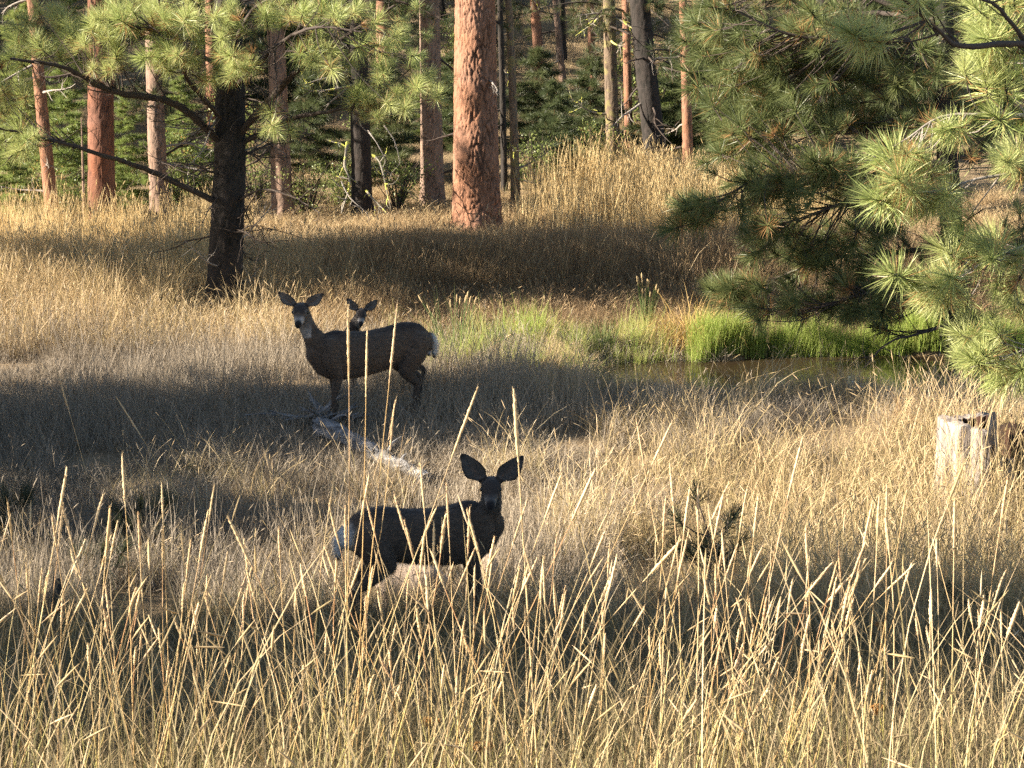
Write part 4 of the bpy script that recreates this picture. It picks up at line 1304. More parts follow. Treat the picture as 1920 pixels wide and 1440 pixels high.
# ------------------------------------------------------------------ hollow stump at the right
def hollow_stump():
    c = gp(1822, 18.6)
    rt = thing('tree_stump', 'big pale weathered stump at the right, hollow and dark inside', 'stump', c)
    n = 96; k = 26
    th = np.linspace(0, 2 * math.pi, n, endpoint=False)
    ro = 0.36; H = 0.80
    # front (towards us) is -pi/2; the broken, rotted opening lies right of it
    d = np.abs((th - math.radians(-18) + math.pi) % (2 * math.pi) - math.pi)
    opening = np.clip((d - 0.95) / 0.12, 0, 1)
    rag = 0.10 * np.sin(th * 7 + 1) + 0.04 * np.sin(th * 23)
    top = 0.30 + (H - 0.30) * opening + rag * 0.6 * (1 - opening) + 0.008 * np.sin(th * 17) + 0.03 * np.sin(th * 2 + 1)
    zz = np.linspace(-0.2, 1, k)
    V = []
    fl = lambda z: 1 + 0.10 * np.exp(-max(z, 0) / 0.25)
    for s in zz:
        z = np.where(s < 0, s, s * top)
        groove = 0.014 * np.sin(th * 31 + 2 * np.sin(3 * s)) + 0.05 * np.sin(th * 5 + 2) + 0.03 * np.sin(th * 11 + s) + 0.010 * np.sin(th * 57 + 4 * s) - 0.05 * np.clip(np.sin(th * 19 + 1.2 * s) - 0.8, 0, 1) * 5 * 0.5
        R = ro * np.array([fl(q) for q in z]) * (1 + groove * 1.2)
        V.append(np.stack([R * np.cos(th), R * np.sin(th), z], -1))
    for s in zz[::-1]:
        z = np.where(s < 0, s, s * top) - 0.004
        R = (ro - 0.15) * (1 + 0.05 * np.sin(th * 13 + s * 3) + 0.04 * np.sin(th * 29))
        V.append(np.stack([R * np.cos(th), R * np.sin(th), z], -1))
    V = np.concatenate(V)
    kk = 2 * k
    i = np.arange(kk - 1)[:, None] * n; j = np.arange(n)[None, :]; j2 = (j + 1) % n
    F = np.stack([i + j, i + j2, i + n + j2, i + n + j], -1)
    outer = F[:k].reshape(-1, 4); inner = F[k:].reshape(-1, 4)
    link('shell', MB().add(V, outer).mesh('shell', M['stump_wood'], True), rt)
    link('hollow', MB().add(V, inner).mesh('hollow', M['rot_wood'], True), rt)
    r = np.random.default_rng(6)
    for q in range(7):      # rotted slabs in the hollow
        a = math.radians(r.uniform(-80, 40)); rr = r.uniform(0.05, 0.22)
        w, hh, t = r.uniform(0.10, 0.28), r.uniform(0.25, 0.62), r.uniform(0.02, 0.045)
        bx = np.array([[x * w / 2 * (1 - 0.4 * (z > 0.5) * r.uniform()), y * t / 2, z * hh] for z in (0, 1) for y in (-1, 1) for x in (-1, 1)])
        Rz = np.array(Matrix.Rotation(a + 1.5, 3, 'Z') @ Matrix.Rotation(r.normal(0, 0.2), 3, 'X'))
        bx = bx @ Rz.T + [rr * math.cos(a), rr * math.sin(a) + 0.05, 0]
        link('rotten_slab', MB().add(bx, [[0, 1, 3, 2], [4, 6, 7, 5], [0, 4, 5, 1], [2, 3, 7, 6], [0, 2, 6, 4], [1, 5, 7, 3]]).mesh('rotten_slab', M['rot_wood'], False), rt)
    return rt


hollow_stump()
fallen_trunk('reddish rotten log lying behind the pale stump at the right edge', 1872, 19.25, 2120, 19.5, 0.30, 0.26, 'rot_wood', 12, 0.02, stubs=2)


def small_stump(label, px, Y, r_, h, mat):
    rt = thing('tree_stump', label, 'stump', gp(px, Y))
    n = 22; th = np.linspace(0, 2 * math.pi, n, endpoint=False)
    r = np.random.default_rng(int(px))
    V = []
    topz = h * (1 + 0.25 * np.sin(th + 1) + 0.08 * r.normal(0, 1, n))
    for s in np.linspace(-0.15, 1, 9):
        R = r_ * (1.15 - 0.2 * s) * (1 + 0.09 * np.sin(th * 6 + 3 * s))
        V.append(np.stack([R * np.cos(th), R * np.sin(th), s * topz], -1))
    V = np.concatenate(V + [[[0, 0, h * 0.8]]])
    i = np.arange(8)[:, None] * n; j = np.arange(n)[None, :]; j2 = (j + 1) % n
    mb = MB().add(V, np.stack([i + j, i + j2, i + n + j2, i + n + j], -1).reshape(-1, 4))
    off = 8 * n
    mb.L.append(np.array([[off + q, off + (q + 1) % n, 9 * n] for q in range(n)]).ravel()); mb.S.append(np.full(n, 3)); mb.M.append(np.zeros(n, int))
    link('wood', mb.mesh('wood', M[mat]), rt)


small_stump('small blackened stump poking out of the grass at the lower left', 104, 14.6, 0.06, 0.30, 'dark_stump')


# ------------------------------------------------------------------ pale rocks under the near deer
def rock(label, px, Y, size, seed):
    import bmesh
    bm = bmesh.new(); bmesh.ops.create_icosphere(bm, subdivisions=4, radius=1)
    r = np.random.default_rng(seed)
    dirs = norm_rows(r.normal(0, 1, (16, 3))); lim = r.uniform(0.62, 0.95, 16)
    for v in bm.verts:
        p = np.array(v.co)
        for d, l in zip(dirs, lim):
            e = p @ d - l
            if e > 0: p = p - d * e * 0.9
        p = p + 0.015 * np.sin(p * 9 + seed)[[1, 2, 0]] + 0.006 * np.sin(p * 31)[[2, 0, 1]]
        v.co = p * size
    me = bpy.data.meshes.new('rock'); bm.to_mesh(me); bm.free()
    me.materials.append(M['rock'])
    for pl in me.polygons: pl.use_smooth = True
    o = link('rock', me, None, gp(px, Y) + [0, 0, size[2] * 0.62], (0, 0, seed))
    tag(o, label, 'rock', 'pale rocks in the grass')


rock('pale tan boulder in the grass under the belly of the near deer', 772, 15.35, (0.36, 0.26, 0.30), 3)
rock('small pale rock just right of the front leg of the near deer', 912, 15.5, (0.13, 0.12, 0.26), 5)


# ------------------------------------------------------------------ small pines in the grass
def seedling(label, px, Y, h, tufts, seed, scl=1.0):
    r = np.random.default_rng(seed)
    b = gp(px, Y)
    rt = thing('pine_seedling', label, 'young pine', b, group='small pines in the grass')
    P = [(0, 0, -0.05), (r.normal(0, 0.02), 0, h * 0.5), (r.normal(0, 0.03), r.normal(0, 0.03), h)]
    mb = MB(); Q, R = resample(P, [0.014, 0.011, 0.005], 0.05); ptube(mb, Q, R, 6)
    st = link('stem', mb.mesh('stem', M['twig_dark']), rt)
    for k in range(tufts):
        t = 1.0 if k == 0 else r.uniform(0.35, 0.95)
        s = Q[int(t * (len(Q) - 1))]
        az = k * 2.4; l = 0 if k == 0 else r.uniform(0.12, 0.28)
        e = s + np.array([math.cos(az) * l, math.sin(az) * l, l * 0.55])
        if k:
            mb = MB(); ptube(mb, [s, (s + e) / 2 + [0, 0, -0.02], e], [0.007, 0.006, 0.004], 5)
            par = link('branch', mb.mesh('branch', M['twig_dark']), rt)
        else:
            par = rt
        o = link('needle_tuft', TUFT_D[k % 3], par)
        o.location = e; o.rotation_euler = rot_from_z(norm((e - s) * 2 + [0, 0, 0.35]), r.uniform(0, 6)).to_euler(); o.scale = (scl,) * 3
    return rt


seedling('dark small pine standing in the shaded grass at the left', 262, 16.9, 0.42, 9, 1, 0.95)
seedling('smaller dark pine shoot in the grass at the left, lower than its neighbour', 198, 15.6, 0.32, 6, 2, 0.85)
seedling('slim small pine in the sunlit grass right of the near deer', 1322, 15.4, 0.85, 11, 3, 0.95)
seedling('dark low pine shoot at the left edge of the meadow', 12, 17.4, 0.35, 8, 4, 0.9)
seedling('low dark pine shoot in the grass at the lower right', 1850, 14.4, 0.20, 5, 5, 0.8)


# ------------------------------------------------------------------ grasses
def clump(n, h, spread, w, lean, droop, seed, heads=0.0, head_len=0.08, head_r=0.006, hvar=(0.5, 1.1), segs=3, square=None):
    r = np.random.default_rng(seed)
    az0 = r.uniform(0, 2 * math.pi, n); rr = spread * np.sqrt(r.uniform(0, 1, n))
    b = np.stack([rr * np.cos(az0), rr * np.sin(az0), np.full(n, -0.03)], -1)
    if square:
        b[:, :2] = r.uniform(-0.52, 0.52, (n, 2)) * square
    az = az0 + r.normal(0, 0.9, n)
    hh = h * r.uniform(*hvar, n)
    tilt = np.abs(r.normal(0, lean, n)); dr = np.abs(r.normal(0, droop, n)) + 0.05
    hd = np.stack([np.cos(az), np.sin(az), np.zeros(n)], -1)
    fs = r.uniform(0, math.pi, n)
    side = np.stack([np.cos(fs), np.sin(fs), np.zeros(n)], -1)
    P = [b]; tl = tilt.copy()
    for s in range(segs):
        st = hh / segs
        P.append(P[-1] + st[:, None] * (np.sin(tl)[:, None] * hd + np.cos(tl)[:, None] * np.array([0, 0, 1.0])))
        tl = tl + dr * (1.1 if s == 0 else 1.5)
    ws = np.linspace(1, 0.55 if heads > 0.25 else 0.15, segs + 1); ww = w * r.uniform(0.6, 1.25, n)[:, None] / 2
    rows = []
    for s in range(segs):
        rows += [P[s] - side * ww * ws[s], P[s] + side * ww * ws[s]]
    rows.append(P[-1])
    m = len(rows)
    V = np.stack(rows, 1).reshape(-1, 3)
    o = np.arange(n)[:, None] * m
    F4 = np.concatenate([o + [2 * s, 2 * s + 1, 2 * s + 3, 2 * s + 2] for s in range(segs - 1)]) if segs > 1 else None
    F3 = o + [m - 3, m - 2, m - 1]
    a = np.repeat(r.uniform(0, 1, n), m)
    bb = np.tile(np.concatenate([np.repeat(np.arange(segs) / segs, 2), [1.0]]), n)
    mb = MB()
    if F4 is not None:
        mb.add(V, F4, 0, a, bb)
        mb.L.append(F3.ravel()); mb.S.append(np.full(n, 3)); mb.M.append(np.zeros(n, int))
    else:
        mb.add(V, F3, 0, a, bb)
    nh = int(n * heads)
    for q in range(nh):
        e = P[-1][q]; d = norm(P[-1][q] - P[-2][q]); l = head_len * r.uniform(0.7, 1.3)
        V2, F2 = tube([e - d * l * 0.9, e - d * l * 0.6, e - d * l * 0.2, e + d * l * 0.15], [head_r * 0.3, head_r, head_r * 0.8, 0.0005], 4)
        mb.add(V2, F2, 0, r.uniform(0.5, 1), 1.0)
    return mb


def clump_set(name, mat, specs):
    c = bpy.data.collections.new(name)
    for k, s in enumerate(specs):
        me = clump(**s, seed=500 + 17 * k + sum(map(ord, name))).mesh('grass_clump', mat, True)
        o = bpy.data.objects.new('%s_%02d' % (name, k), me)
        c.objects.link(o)
    return c


TILE = 0.6


def tile_set(name, mats, layers, variants=6):
    """square patches of turf; layers = (material index, clump spec)"""
    c = bpy.data.collections.new(name)
    for k in range(variants):
        mb = MB()
        for q, (mi, s) in enumerate(layers):
            p = clump(**s, seed=900 + 31 * k + 7 * q + sum(map(ord, name)), square=TILE)
            off = mb.n
            for V, L, S, Mi, A, B in zip_parts(p):
                mb.V += V; mb.A += A; mb.B += B
                mb.L += [l + off for l in L]; mb.S += S; mb.M += [m_ * 0 + mi for m_ in Mi]
            mb.n += p.n
        o = bpy.data.objects.new('%s_%02d' % (name, k), mb.mesh('turf_patch', mats, True))
        c.objects.link(o)
    return c


def zip_parts(p):
    yield p.V, p.L, p.S, p.M, p.A, p.B


def scatter_tree(coll):
    ng = bpy.data.node_groups.new('grass_scatter', 'GeometryNodeTree')
    ng.interface.new_socket('Geometry', in_out='INPUT', socket_type='NodeSocketGeometry')
    ng.interface.new_socket('Geometry', in_out='OUTPUT', socket_type='NodeSocketGeometry')
    N = ng.nodes.new
    gi = N('NodeGroupInput'); go = N('NodeGroupOutput')
    ci = N('GeometryNodeCollectionInfo'); ci.inputs['Collection'].default_value = coll
    ci.inputs['Separate Children'].default_value = True; ci.inputs['Reset Children'].default_value = True
    ip = N('GeometryNodeInstanceOnPoints'); ip.inputs['Pick Instance'].default_value = True
    def na(nm, t):
        n = N('GeometryNodeInputNamedAttribute'); n.data_type = t; n.inputs['Name'].default_value = nm
        return n.outputs['Attribute']
    m2p = N('GeometryNodeMeshToPoints')
    ng.links.new(gi.outputs[0], m2p.inputs['Mesh'])
    ng.links.new(m2p.outputs[0], ip.inputs['Points'])
    ng.links.new(ci.outputs[0], ip.inputs['Instance'])
    ng.links.new(na('variant', 'INT'), ip.inputs['Instance Index'])
    e2r = N('FunctionNodeEulerToRotation')
    ng.links.new(na('rot', 'FLOAT_VECTOR'), e2r.inputs[0])
    ng.links.new(e2r.outputs[0], ip.inputs['Rotation'])
    ng.links.new(na('scl', 'FLOAT_VECTOR'), ip.inputs['Scale'])
    ng.links.new(ip.outputs[0], go.inputs[0])
    return ng


def blot(x, y, f, seed):
    v = 0
    rr = np.random.default_rng(seed)
    for k in range(5):
        a = rr.uniform(0, 6.28); q = f * rr.uniform(0.6, 1.9)
        v = v + np.sin(q * (x * math.cos(a) + y * math.sin(a)) + rr.uniform(0, 6.28))
    return np.clip(0.5 + v / 5.5, 0, 1)


def scatter(name, label, coll, x, y, scl, tint, seed, tilt=0.12, zscl=None, avoid=True):
    r = np.random.default_rng(seed)
    n = len(x)
    z = gz(x, y)
    me = bpy.data.meshes.new(name)
    me.vertices.add(n); me.vertices.foreach_set('co', np.stack([x, y, z], -1).astype(np.float32).ravel())
    def A(nm, t, v, key='value'):
        a = me.attributes.new(nm, t, 'POINT'); a.data.foreach_set(key, v)
    A('variant', 'INT', r.integers(0, len(coll.objects), n).astype(np.int32))
    A('rot', 'FLOAT_VECTOR', np.stack([r.normal(0, tilt, n), r.normal(0, tilt, n), r.uniform(0, 6.28, n)], -1).astype(np.float32).ravel(), 'vector')
    zs = scl if zscl is None else zscl
    A('scl', 'FLOAT_VECTOR', np.stack([scl, scl, zs], -1).astype(np.float32).ravel(), 'vector')
    A('tint', 'FLOAT', np.clip(tint, 0, 1).astype(np.float32))
    o = link(name, me)
    md = o.modifiers.new('scatter', 'NODES'); md.node_group = scatter_tree(coll)
    tag(o, label, 'grass', kind='stuff')
    return o


def tiles(name, label, coll, y0, y1, keep, zscl, tint, seed, margin=3.4, xr=(-99, 99)):
    r = np.random.default_rng(seed)
    P = []
    y = y0
    while y < y1:
        w = 0.262 * y + margin
        for x in np.arange(math.floor(max(-w, xr[0]) / TILE) * TILE, min(w, xr[1]), TILE):
            P.append((x + r.uniform(-0.04, 0.04), y + r.uniform(-0.04, 0.04)))
        y += TILE
    P = np.array(P); x, y = P[:, 0], P[:, 1]
    k = r.uniform(0, 1, len(x)) < keep(x, y)
    x, y = x[k], y[k]
    n = len(x); z = gz(x, y)
    e = 0.3
    nx_ = -(gz(x + e, y) - gz(x - e, y)) / (2 * e); ny_ = -(gz(x, y + e) - gz(x, y - e)) / (2 * e)
    rot = []
    for a, b in zip(nx_, ny_):
        q = Vector((0, 0, 1)).rotation_difference(Vector((a, b, 1)).normalized())
        rot.append((q.to_matrix() @ Matrix.Rotation(math.pi / 2 * r.integers(0, 4), 3, 'Z')).to_euler()[:])
    me = bpy.data.meshes.new(name)
    me.vertices.add(n); me.vertices.foreach_set('co', np.stack([x, y, z], -1).astype(np.float32).ravel())
    def A(nm, t, v, key='value'):
        a = me.attributes.new(nm, t, 'POINT'); a.data.foreach_set(key, v)
    A('variant', 'INT', r.integers(0, len(coll.objects), n).astype(np.int32))
    A('rot', 'FLOAT_VECTOR', np.array(rot).astype(np.float32).ravel(), 'vector')
    A('scl', 'FLOAT_VECTOR', np.stack([np.ones(n), np.ones(n), zscl(x, y) * r.uniform(0.88, 1.12, n)], -1).astype(np.float32).ravel(), 'vector')
    A('tint', 'FLOAT', np.clip(tint(x, y) + r.normal(0, 0.06, n), 0, 1).astype(np.float32))
    o = link(name, me)
    md = o.modifiers.new('scatter', 'NODES'); md.node_group = scatter_tree(coll)
    return tag(o, label, 'grass', kind='stuff')


def field(n, y0, y1, seed, margin=1.6, xr=None):
    r = np.random.default_rng(seed)
    u = r.uniform(0, 1, n)
    y = np.sqrt(y0 ** 2 + u * (y1 ** 2 - y0 ** 2))
    w = 0.262 * y + margin
    x = r.uniform(-1, 1, n) * w if xr is None else r.uniform(xr[0], xr[1], n)
    return x, y, r


def pondq(x, y):
    return np.sqrt(((x - POND[0]) / POND[2]) ** 2 + ((y - POND[1]) / POND[3]) ** 2)


D_ = dict
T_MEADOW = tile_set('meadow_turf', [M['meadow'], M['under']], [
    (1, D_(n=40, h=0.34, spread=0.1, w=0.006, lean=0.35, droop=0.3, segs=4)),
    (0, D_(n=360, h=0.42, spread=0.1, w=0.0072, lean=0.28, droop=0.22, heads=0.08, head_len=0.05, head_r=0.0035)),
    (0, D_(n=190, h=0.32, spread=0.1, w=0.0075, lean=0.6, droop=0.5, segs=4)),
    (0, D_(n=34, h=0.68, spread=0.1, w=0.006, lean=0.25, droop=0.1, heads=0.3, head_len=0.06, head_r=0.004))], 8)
T_STRAW = tile_set('straw_turf', [M['front'], M['meadow']], [
    (0, D_(n=150, h=0.56, spread=0.1, w=0.0064, lean=0.24, droop=0.18, heads=0.12, head_len=0.06, head_r=0.0035, segs=4)),
    (1, D_(n=300, h=0.34, spread=0.1, w=0.006, lean=0.5, droop=0.4, segs=4)),
    (0, D_(n=54, h=0.98, spread=0.1, w=0.0068, lean=0.32, droop=0.10, heads=0.4, head_len=0.10, head_r=0.0042, segs=4))], 8)
T_BANK = tile_set('bank_turf', [M['bank'], M['front']], [
    (0, D_(n=300, h=0.70, spread=0.1, w=0.0085, lean=0.17, droop=0.17, heads=0.12, head_len=0.08, head_r=0.005)),
    (0, D_(n=230, h=0.46, spread=0.1, w=0.0085, lean=0.5, droop=0.5, segs=4)),
    (1, D_(n=18, h=1.0, spread=0.1, w=0.007, lean=0.18, droop=0.1, heads=0.35, head_len=0.1, head_r=0.006))], 8)
T_UNDER = tile_set('under_turf', [M['under'], M['front']], [
    (0, D_(n=340, h=0.30, spread=0.1, w=0.0048, lean=0.4, droop=0.4, segs=4)),
    (0, D_(n=120, h=0.48, spread=0.1, w=0.0044, lean=0.25, droop=0.22, segs=4)),
    (1, D_(n=40, h=0.48, spread=0.1, w=0.0044, lean=0.35, droop=0.25, segs=5)),
    (1, D_(n=9, h=0.8, spread=0.1, w=0.0048, lean=0.32, droop=0.12, heads=0.4, head_len=0.09, head_r=0.0045, segs=4))], 10)
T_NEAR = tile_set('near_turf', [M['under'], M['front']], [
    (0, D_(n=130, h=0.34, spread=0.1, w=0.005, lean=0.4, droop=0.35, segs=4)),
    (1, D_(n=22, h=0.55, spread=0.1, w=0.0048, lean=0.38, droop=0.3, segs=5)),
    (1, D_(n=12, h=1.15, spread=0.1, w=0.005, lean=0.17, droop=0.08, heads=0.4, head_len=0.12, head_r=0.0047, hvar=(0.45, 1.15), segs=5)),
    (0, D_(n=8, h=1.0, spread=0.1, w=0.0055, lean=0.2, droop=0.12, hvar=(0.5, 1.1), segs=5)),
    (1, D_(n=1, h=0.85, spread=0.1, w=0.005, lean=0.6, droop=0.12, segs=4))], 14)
T_FLOOR = tile_set('floor_turf', [M['bank'], M['under']], [
    (0, D_(n=70, h=0.30, spread=0.1, w=0.011, lean=0.35, droop=0.3)), (1, D_(n=40, h=0.34, spread=0.1, w=0.011, lean=0.4, droop=0.3))], 5)
C_GOLD = clump_set('gold_clump', M['gold'], [dict(n=18, h=1.15, spread=0.16, w=0.010, lean=0.09, droop=0.06, heads=0.35, head_len=0.13, head_r=0.0065, hvar=(0.4, 1.1)) for _ in range(6)])
C_GREEN = clump_set('green_clump', M['green'], [dict(n=26, h=0.58, spread=0.12, w=0.010, lean=0.08, droop=0.05, hvar=(0.35, 1.15)) for _ in range(5)])

def ramp01(v, a, b):
    return np.clip((v - a) / (b - a), 0, 1)


def rightness(x, y):
    return ramp01(x - 0.6 - 0.25 * (y - 16), -0.4, 1.2) * ramp01(y, 20.8, 19.8)


tiles('meadow_grass', 'short dry greyish grass matted over the middle of the meadow', T_MEADOW, 14.2, 25.2,
      lambda x, y: (pondq(x, y) > 1.02) * (0.5 + 0.5 * ramp01(blot(x, y, 2.2, 88), 0.12, 0.3)) * ramp01(y, 14.0, 15.5) * (1 - 0.85 * rightness(x, y)),
      lambda x, y: (0.5 + 0.95 * blot(x, y, 1.3, 2)) * np.where((x > 0.6) & (y > 20.8), 0.55, 1.0),
      lambda x, y: 0.05 + 0.9 * blot(x, y, 0.9, 3), 1)
tiles('straw_grass', 'tall pale straw round the stump and the slim small pine', T_STRAW, 14.2, 21.0,
      lambda x, y: rightness(x, y), lambda x, y: 0.75 + 0.4 * blot(x, y, 1.3, 4) + 0.35 * np.exp(-((x - 4.4) ** 2 + (y - 17.6) ** 2) / 0.8), lambda x, y: 0.4 + 0.5 * blot(x, y, 1.2, 5), 8)
tiles('straw_grass', 'loose pale straw growing through the sunlit part of the meadow', T_STRAW, 15.0, 19.4,
      lambda x, y: 0.42 * ramp01(blot(x, y, 2.1, 91), 0.3, 0.6) * (1 - rightness(x, y)), lambda x, y: 0.55 + 0.4 * blot(x, y, 1.7, 92), lambda x, y: 0.4 + 0.5 * blot(x, y, 1.2, 93), 94)
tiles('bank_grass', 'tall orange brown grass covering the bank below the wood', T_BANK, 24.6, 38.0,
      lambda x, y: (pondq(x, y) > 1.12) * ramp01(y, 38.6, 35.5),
      lambda x, y: (0.7 + 0.5 * blot(x, y, 0.6, 12)) * np.clip(0.5 + (y - 24.2) / 4, 0.5, 1.0) * (1 - 0.66 * ramp01(y, 29.8, 31.8)) * (1 - 0.55 * ramp01(x, -2.6, -1.0) * ramp01(y, 28.6, 27.6)) * (1 - 0.45 * np.exp(-((x + 4) ** 2 / 1.2 + (y - 26.2) ** 2 / 1.5))), lambda x, y: 0.25 + 0.55 * blot(x, y, 0.5, 13) + 0.2 * ramp01(x, -2.5, -4) - 0.65 * ramp01(x, -3.5, -1.2) * ramp01(y, 33, 30.5) * ramp01(y, 24.7, 25.6), 12)  # tint drops to dark brown mid-bank, standing in for shade there
tiles('straw_grass', 'yellow straw glowing in the sun below the dark branched pine', T_STRAW, 24.6, 29.0,
      lambda x, y: ramp01(x, -1.8, -3.2) * 0.75, lambda x, y: 0.7 + 0.3 * blot(x, y, 1, 6), lambda x, y: 0.55 + 0.4 * blot(x, y, 1, 7), 26, xr=(-9, -1))
tiles('forest_grass', 'thin dry grass on the floor of the wood and the slope behind', T_FLOOR, 36.5, 66,
      lambda x, y: 0.15 + 0.8 * blot(x, y, 0.4, 32), lambda x, y: 0.8 + 0 * x, lambda x, y: blot(x, y, 0.7, 33), 32, margin=3)
tiles('front_grass', 'dull brown and green grass with loose straw stems along the near edge of the meadow', T_UNDER, 9.3, 15.2,
      lambda x, y: ramp01(y, 15.6, 14.0), lambda x, y: 0.75 + 0.5 * blot(x, y, 1.4, 53) + 0.45 * np.exp(-((x + 0.6) ** 2 / 1.2 + (y - 13.8) ** 2 / 0.5)), lambda x, y: 0.15 + 0.7 * blot(x, y, 1.4, 54), 52)
tiles('front_grass', 'dense tangle of tall pale straw and green blades nearest to us', T_NEAR, 6.0, 9.9,
      lambda x, y: ramp01(y, 10.1, 9.2), lambda x, y: 0.8 + 0.4 * blot(x, y, 1.4, 58), lambda x, y: 0.3 + 0.65 * blot(x, y, 1.4, 59), 62)
# tall golden grass
x, y, r = field(1250, 32.6, 39, 21, xr=(0.2, 5.6))
k = r.uniform(0, 1, len(x)) < np.clip((x - 0.4) / 1.6, 0.08, 1)
x, y = x[k], y[k]
scatter('golden_grass', 'tall golden grass standing in the sun before the mossy trunk', C_GOLD, x, y, r.uniform(0.55, 1.1, len(x)) * (0.6 + 0.6 * blot(x, y, 1.2, 9)), r.uniform(0.1, 1, len(x)), 22, tilt=0.09)
x, y, r = field(420, 26.5, 33, 23, xr=(-9, -4.2))
scatter('golden_grass', 'tall golden grass left of the dark branched pine', C_GOLD, x, y, r.uniform(0.55, 0.95, len(x)), r.uniform(0.1, 0.9, len(x)), 24, tilt=0.10)
# green pond edge
r = np.random.default_rng(41)
th = r.uniform(0.02, math.pi, 4200)
q = 0.93 + np.abs(r.normal(0, 0.09, len(th)))
x = POND[0] + POND[2] * q * np.cos(th); y = POND[1] + POND[3] * q * np.sin(th)
keep = x > 2.3
keep &= (np.sin(x * 3.1 + 0.4) + 0.6 * np.sin(x * 7.3) > -1.25)
x, y = x[keep], y[keep]
tiles('straw_grass', 'sparse straw stems on the near shore of the pond', T_STRAW, 20.4, 22.6, lambda x, y: 0.4 + 0 * x, lambda x, y: 0.75 + 0 * x, lambda x, y: blot(x, y, 1, 71), 72, xr=(0.8, 6.5))
tiles('bank_grass', 'brown gold grass between the doe and the pond', T_BANK, 23.4, 25.2, lambda x, y: (pondq(x, y) > 1.05) * 0.6, lambda x, y: 0.3 + 0.35 * blot(x, y, 2, 73), lambda x, y: 0.45 + 0.5 * blot(x, y, 1.5, 74), 75, xr=(-1.7, 1.4))
scatter('pond_grass', 'fresh green reeds standing along the far edge of the pond', C_GREEN, x, y, r.uniform(0.6, 1.1, len(x)) * (0.75 + 0.3 * blot(x, y, 2.0, 42)), r.normal(0.3, 0.2, len(x)), 44, tilt=0.05)
x, y, r = field(1200, 23.2, 26.0, 45, xr=(-1.6, 2.0))
k = (pondq(x, y) > 1.0) & (r.uniform(0, 1, len(x)) < ramp01(x, -1.6, 1.0) * 0.8 + 0.12) & (r.uniform(0, 1, len(x)) < np.clip((25.9 - y) / 1.0, 0, 1))
x, y = x[k], y[k]
scatter('pond_grass', 'mixed green and yellow grass at the left end of the pond', C_GREEN, x, y, r.uniform(0.35, 0.8, len(x)) * (0.5 + blot(x, y, 2.4, 47)), 0.78 + 0.7 * (blot(x, y, 2.6, 48) - 0.5) + r.normal(0, 0.3, len(x)), 46, tilt=0.2)

# ------------------------------------------------------------------ tall stalks one can tell apart
def stalk_meshes(seed, headed=True):
    r = np.random.default_rng(seed)
    bx, by = r.normal(0, 0.012), r.normal(0, 0.012)
    P = [(0, 0, -0.05), (bx, by, 0.35), (bx * 1.5, by * 1.5, 0.7), (0, 0, 1.0)]
    mb = MB(); Q, R = resample(P, [0.0032, 0.0028, 0.0022, 0.0016], 0.06); V, F = tube(Q, R, 5)
    mb.add(V, F, 0, 0, np.clip(V[:, 2], 0, 1))
    stem = mb.mesh('stem', M['stem'])
    if not headed:
        return stem, None
    mb = MB()
    hl = r.uniform(0.10, 0.19); hr = r.uniform(0.0052, 0.0072)
    zs = np.linspace(1 - hl * 0.8, 1 + hl * 0.2, 22)
    prof = hr * np.sin(np.linspace(0.12, math.pi - 0.1, 22)) ** 0.55 * (1 + 0.22 * np.sin(np.arange(22) * 2.4))
    V, F = tube(np.stack([0 * zs + np.interp(zs, Q[:, 2], Q[:, 0]), np.interp(zs, Q[:, 2], Q[:, 1]), zs], -1), prof, 7)
    V = V + r.normal(0, 0.0008, V.shape)
    mb.add(V, F)
    for q in range(26):     # awns
        z = r.uniform(zs[1], zs[-2]); a = r.uniform(0, 6.28)
        p = np.array([0, 0, z]); d = np.array([math.cos(a) * 0.35, math.sin(a) * 0.35, 0.94]); s = np.array([-math.sin(a), math.cos(a), 0]) * 0.0011
        mb.add([p + d * 0.002 - s, p + d * 0.002 + s, p + d * 0.026], [[0, 1, 2]])
    return stem, mb.mesh('seed_head', M['head'])


STALK = [stalk_meshes(700 + q, True) for q in range(8)]


def stalk(label, B, T, var, thick=1.0):
    B = np.asarray(B, float); T = np.asarray(T, float)
    Lh = np.linalg.norm(T - B)
    rt = thing('grass_stalk', label, 'grass stalk', B, rot_from_z(norm(T - B), var * 1.7).to_euler(), 'tall grass stalks with seed heads')
    rt.scale = (thick, thick, Lh)
    st, hd = STALK[var % len(STALK)]
    link('stem', st, rt)
    if hd: link('seed_head', hd, rt)
    return rt


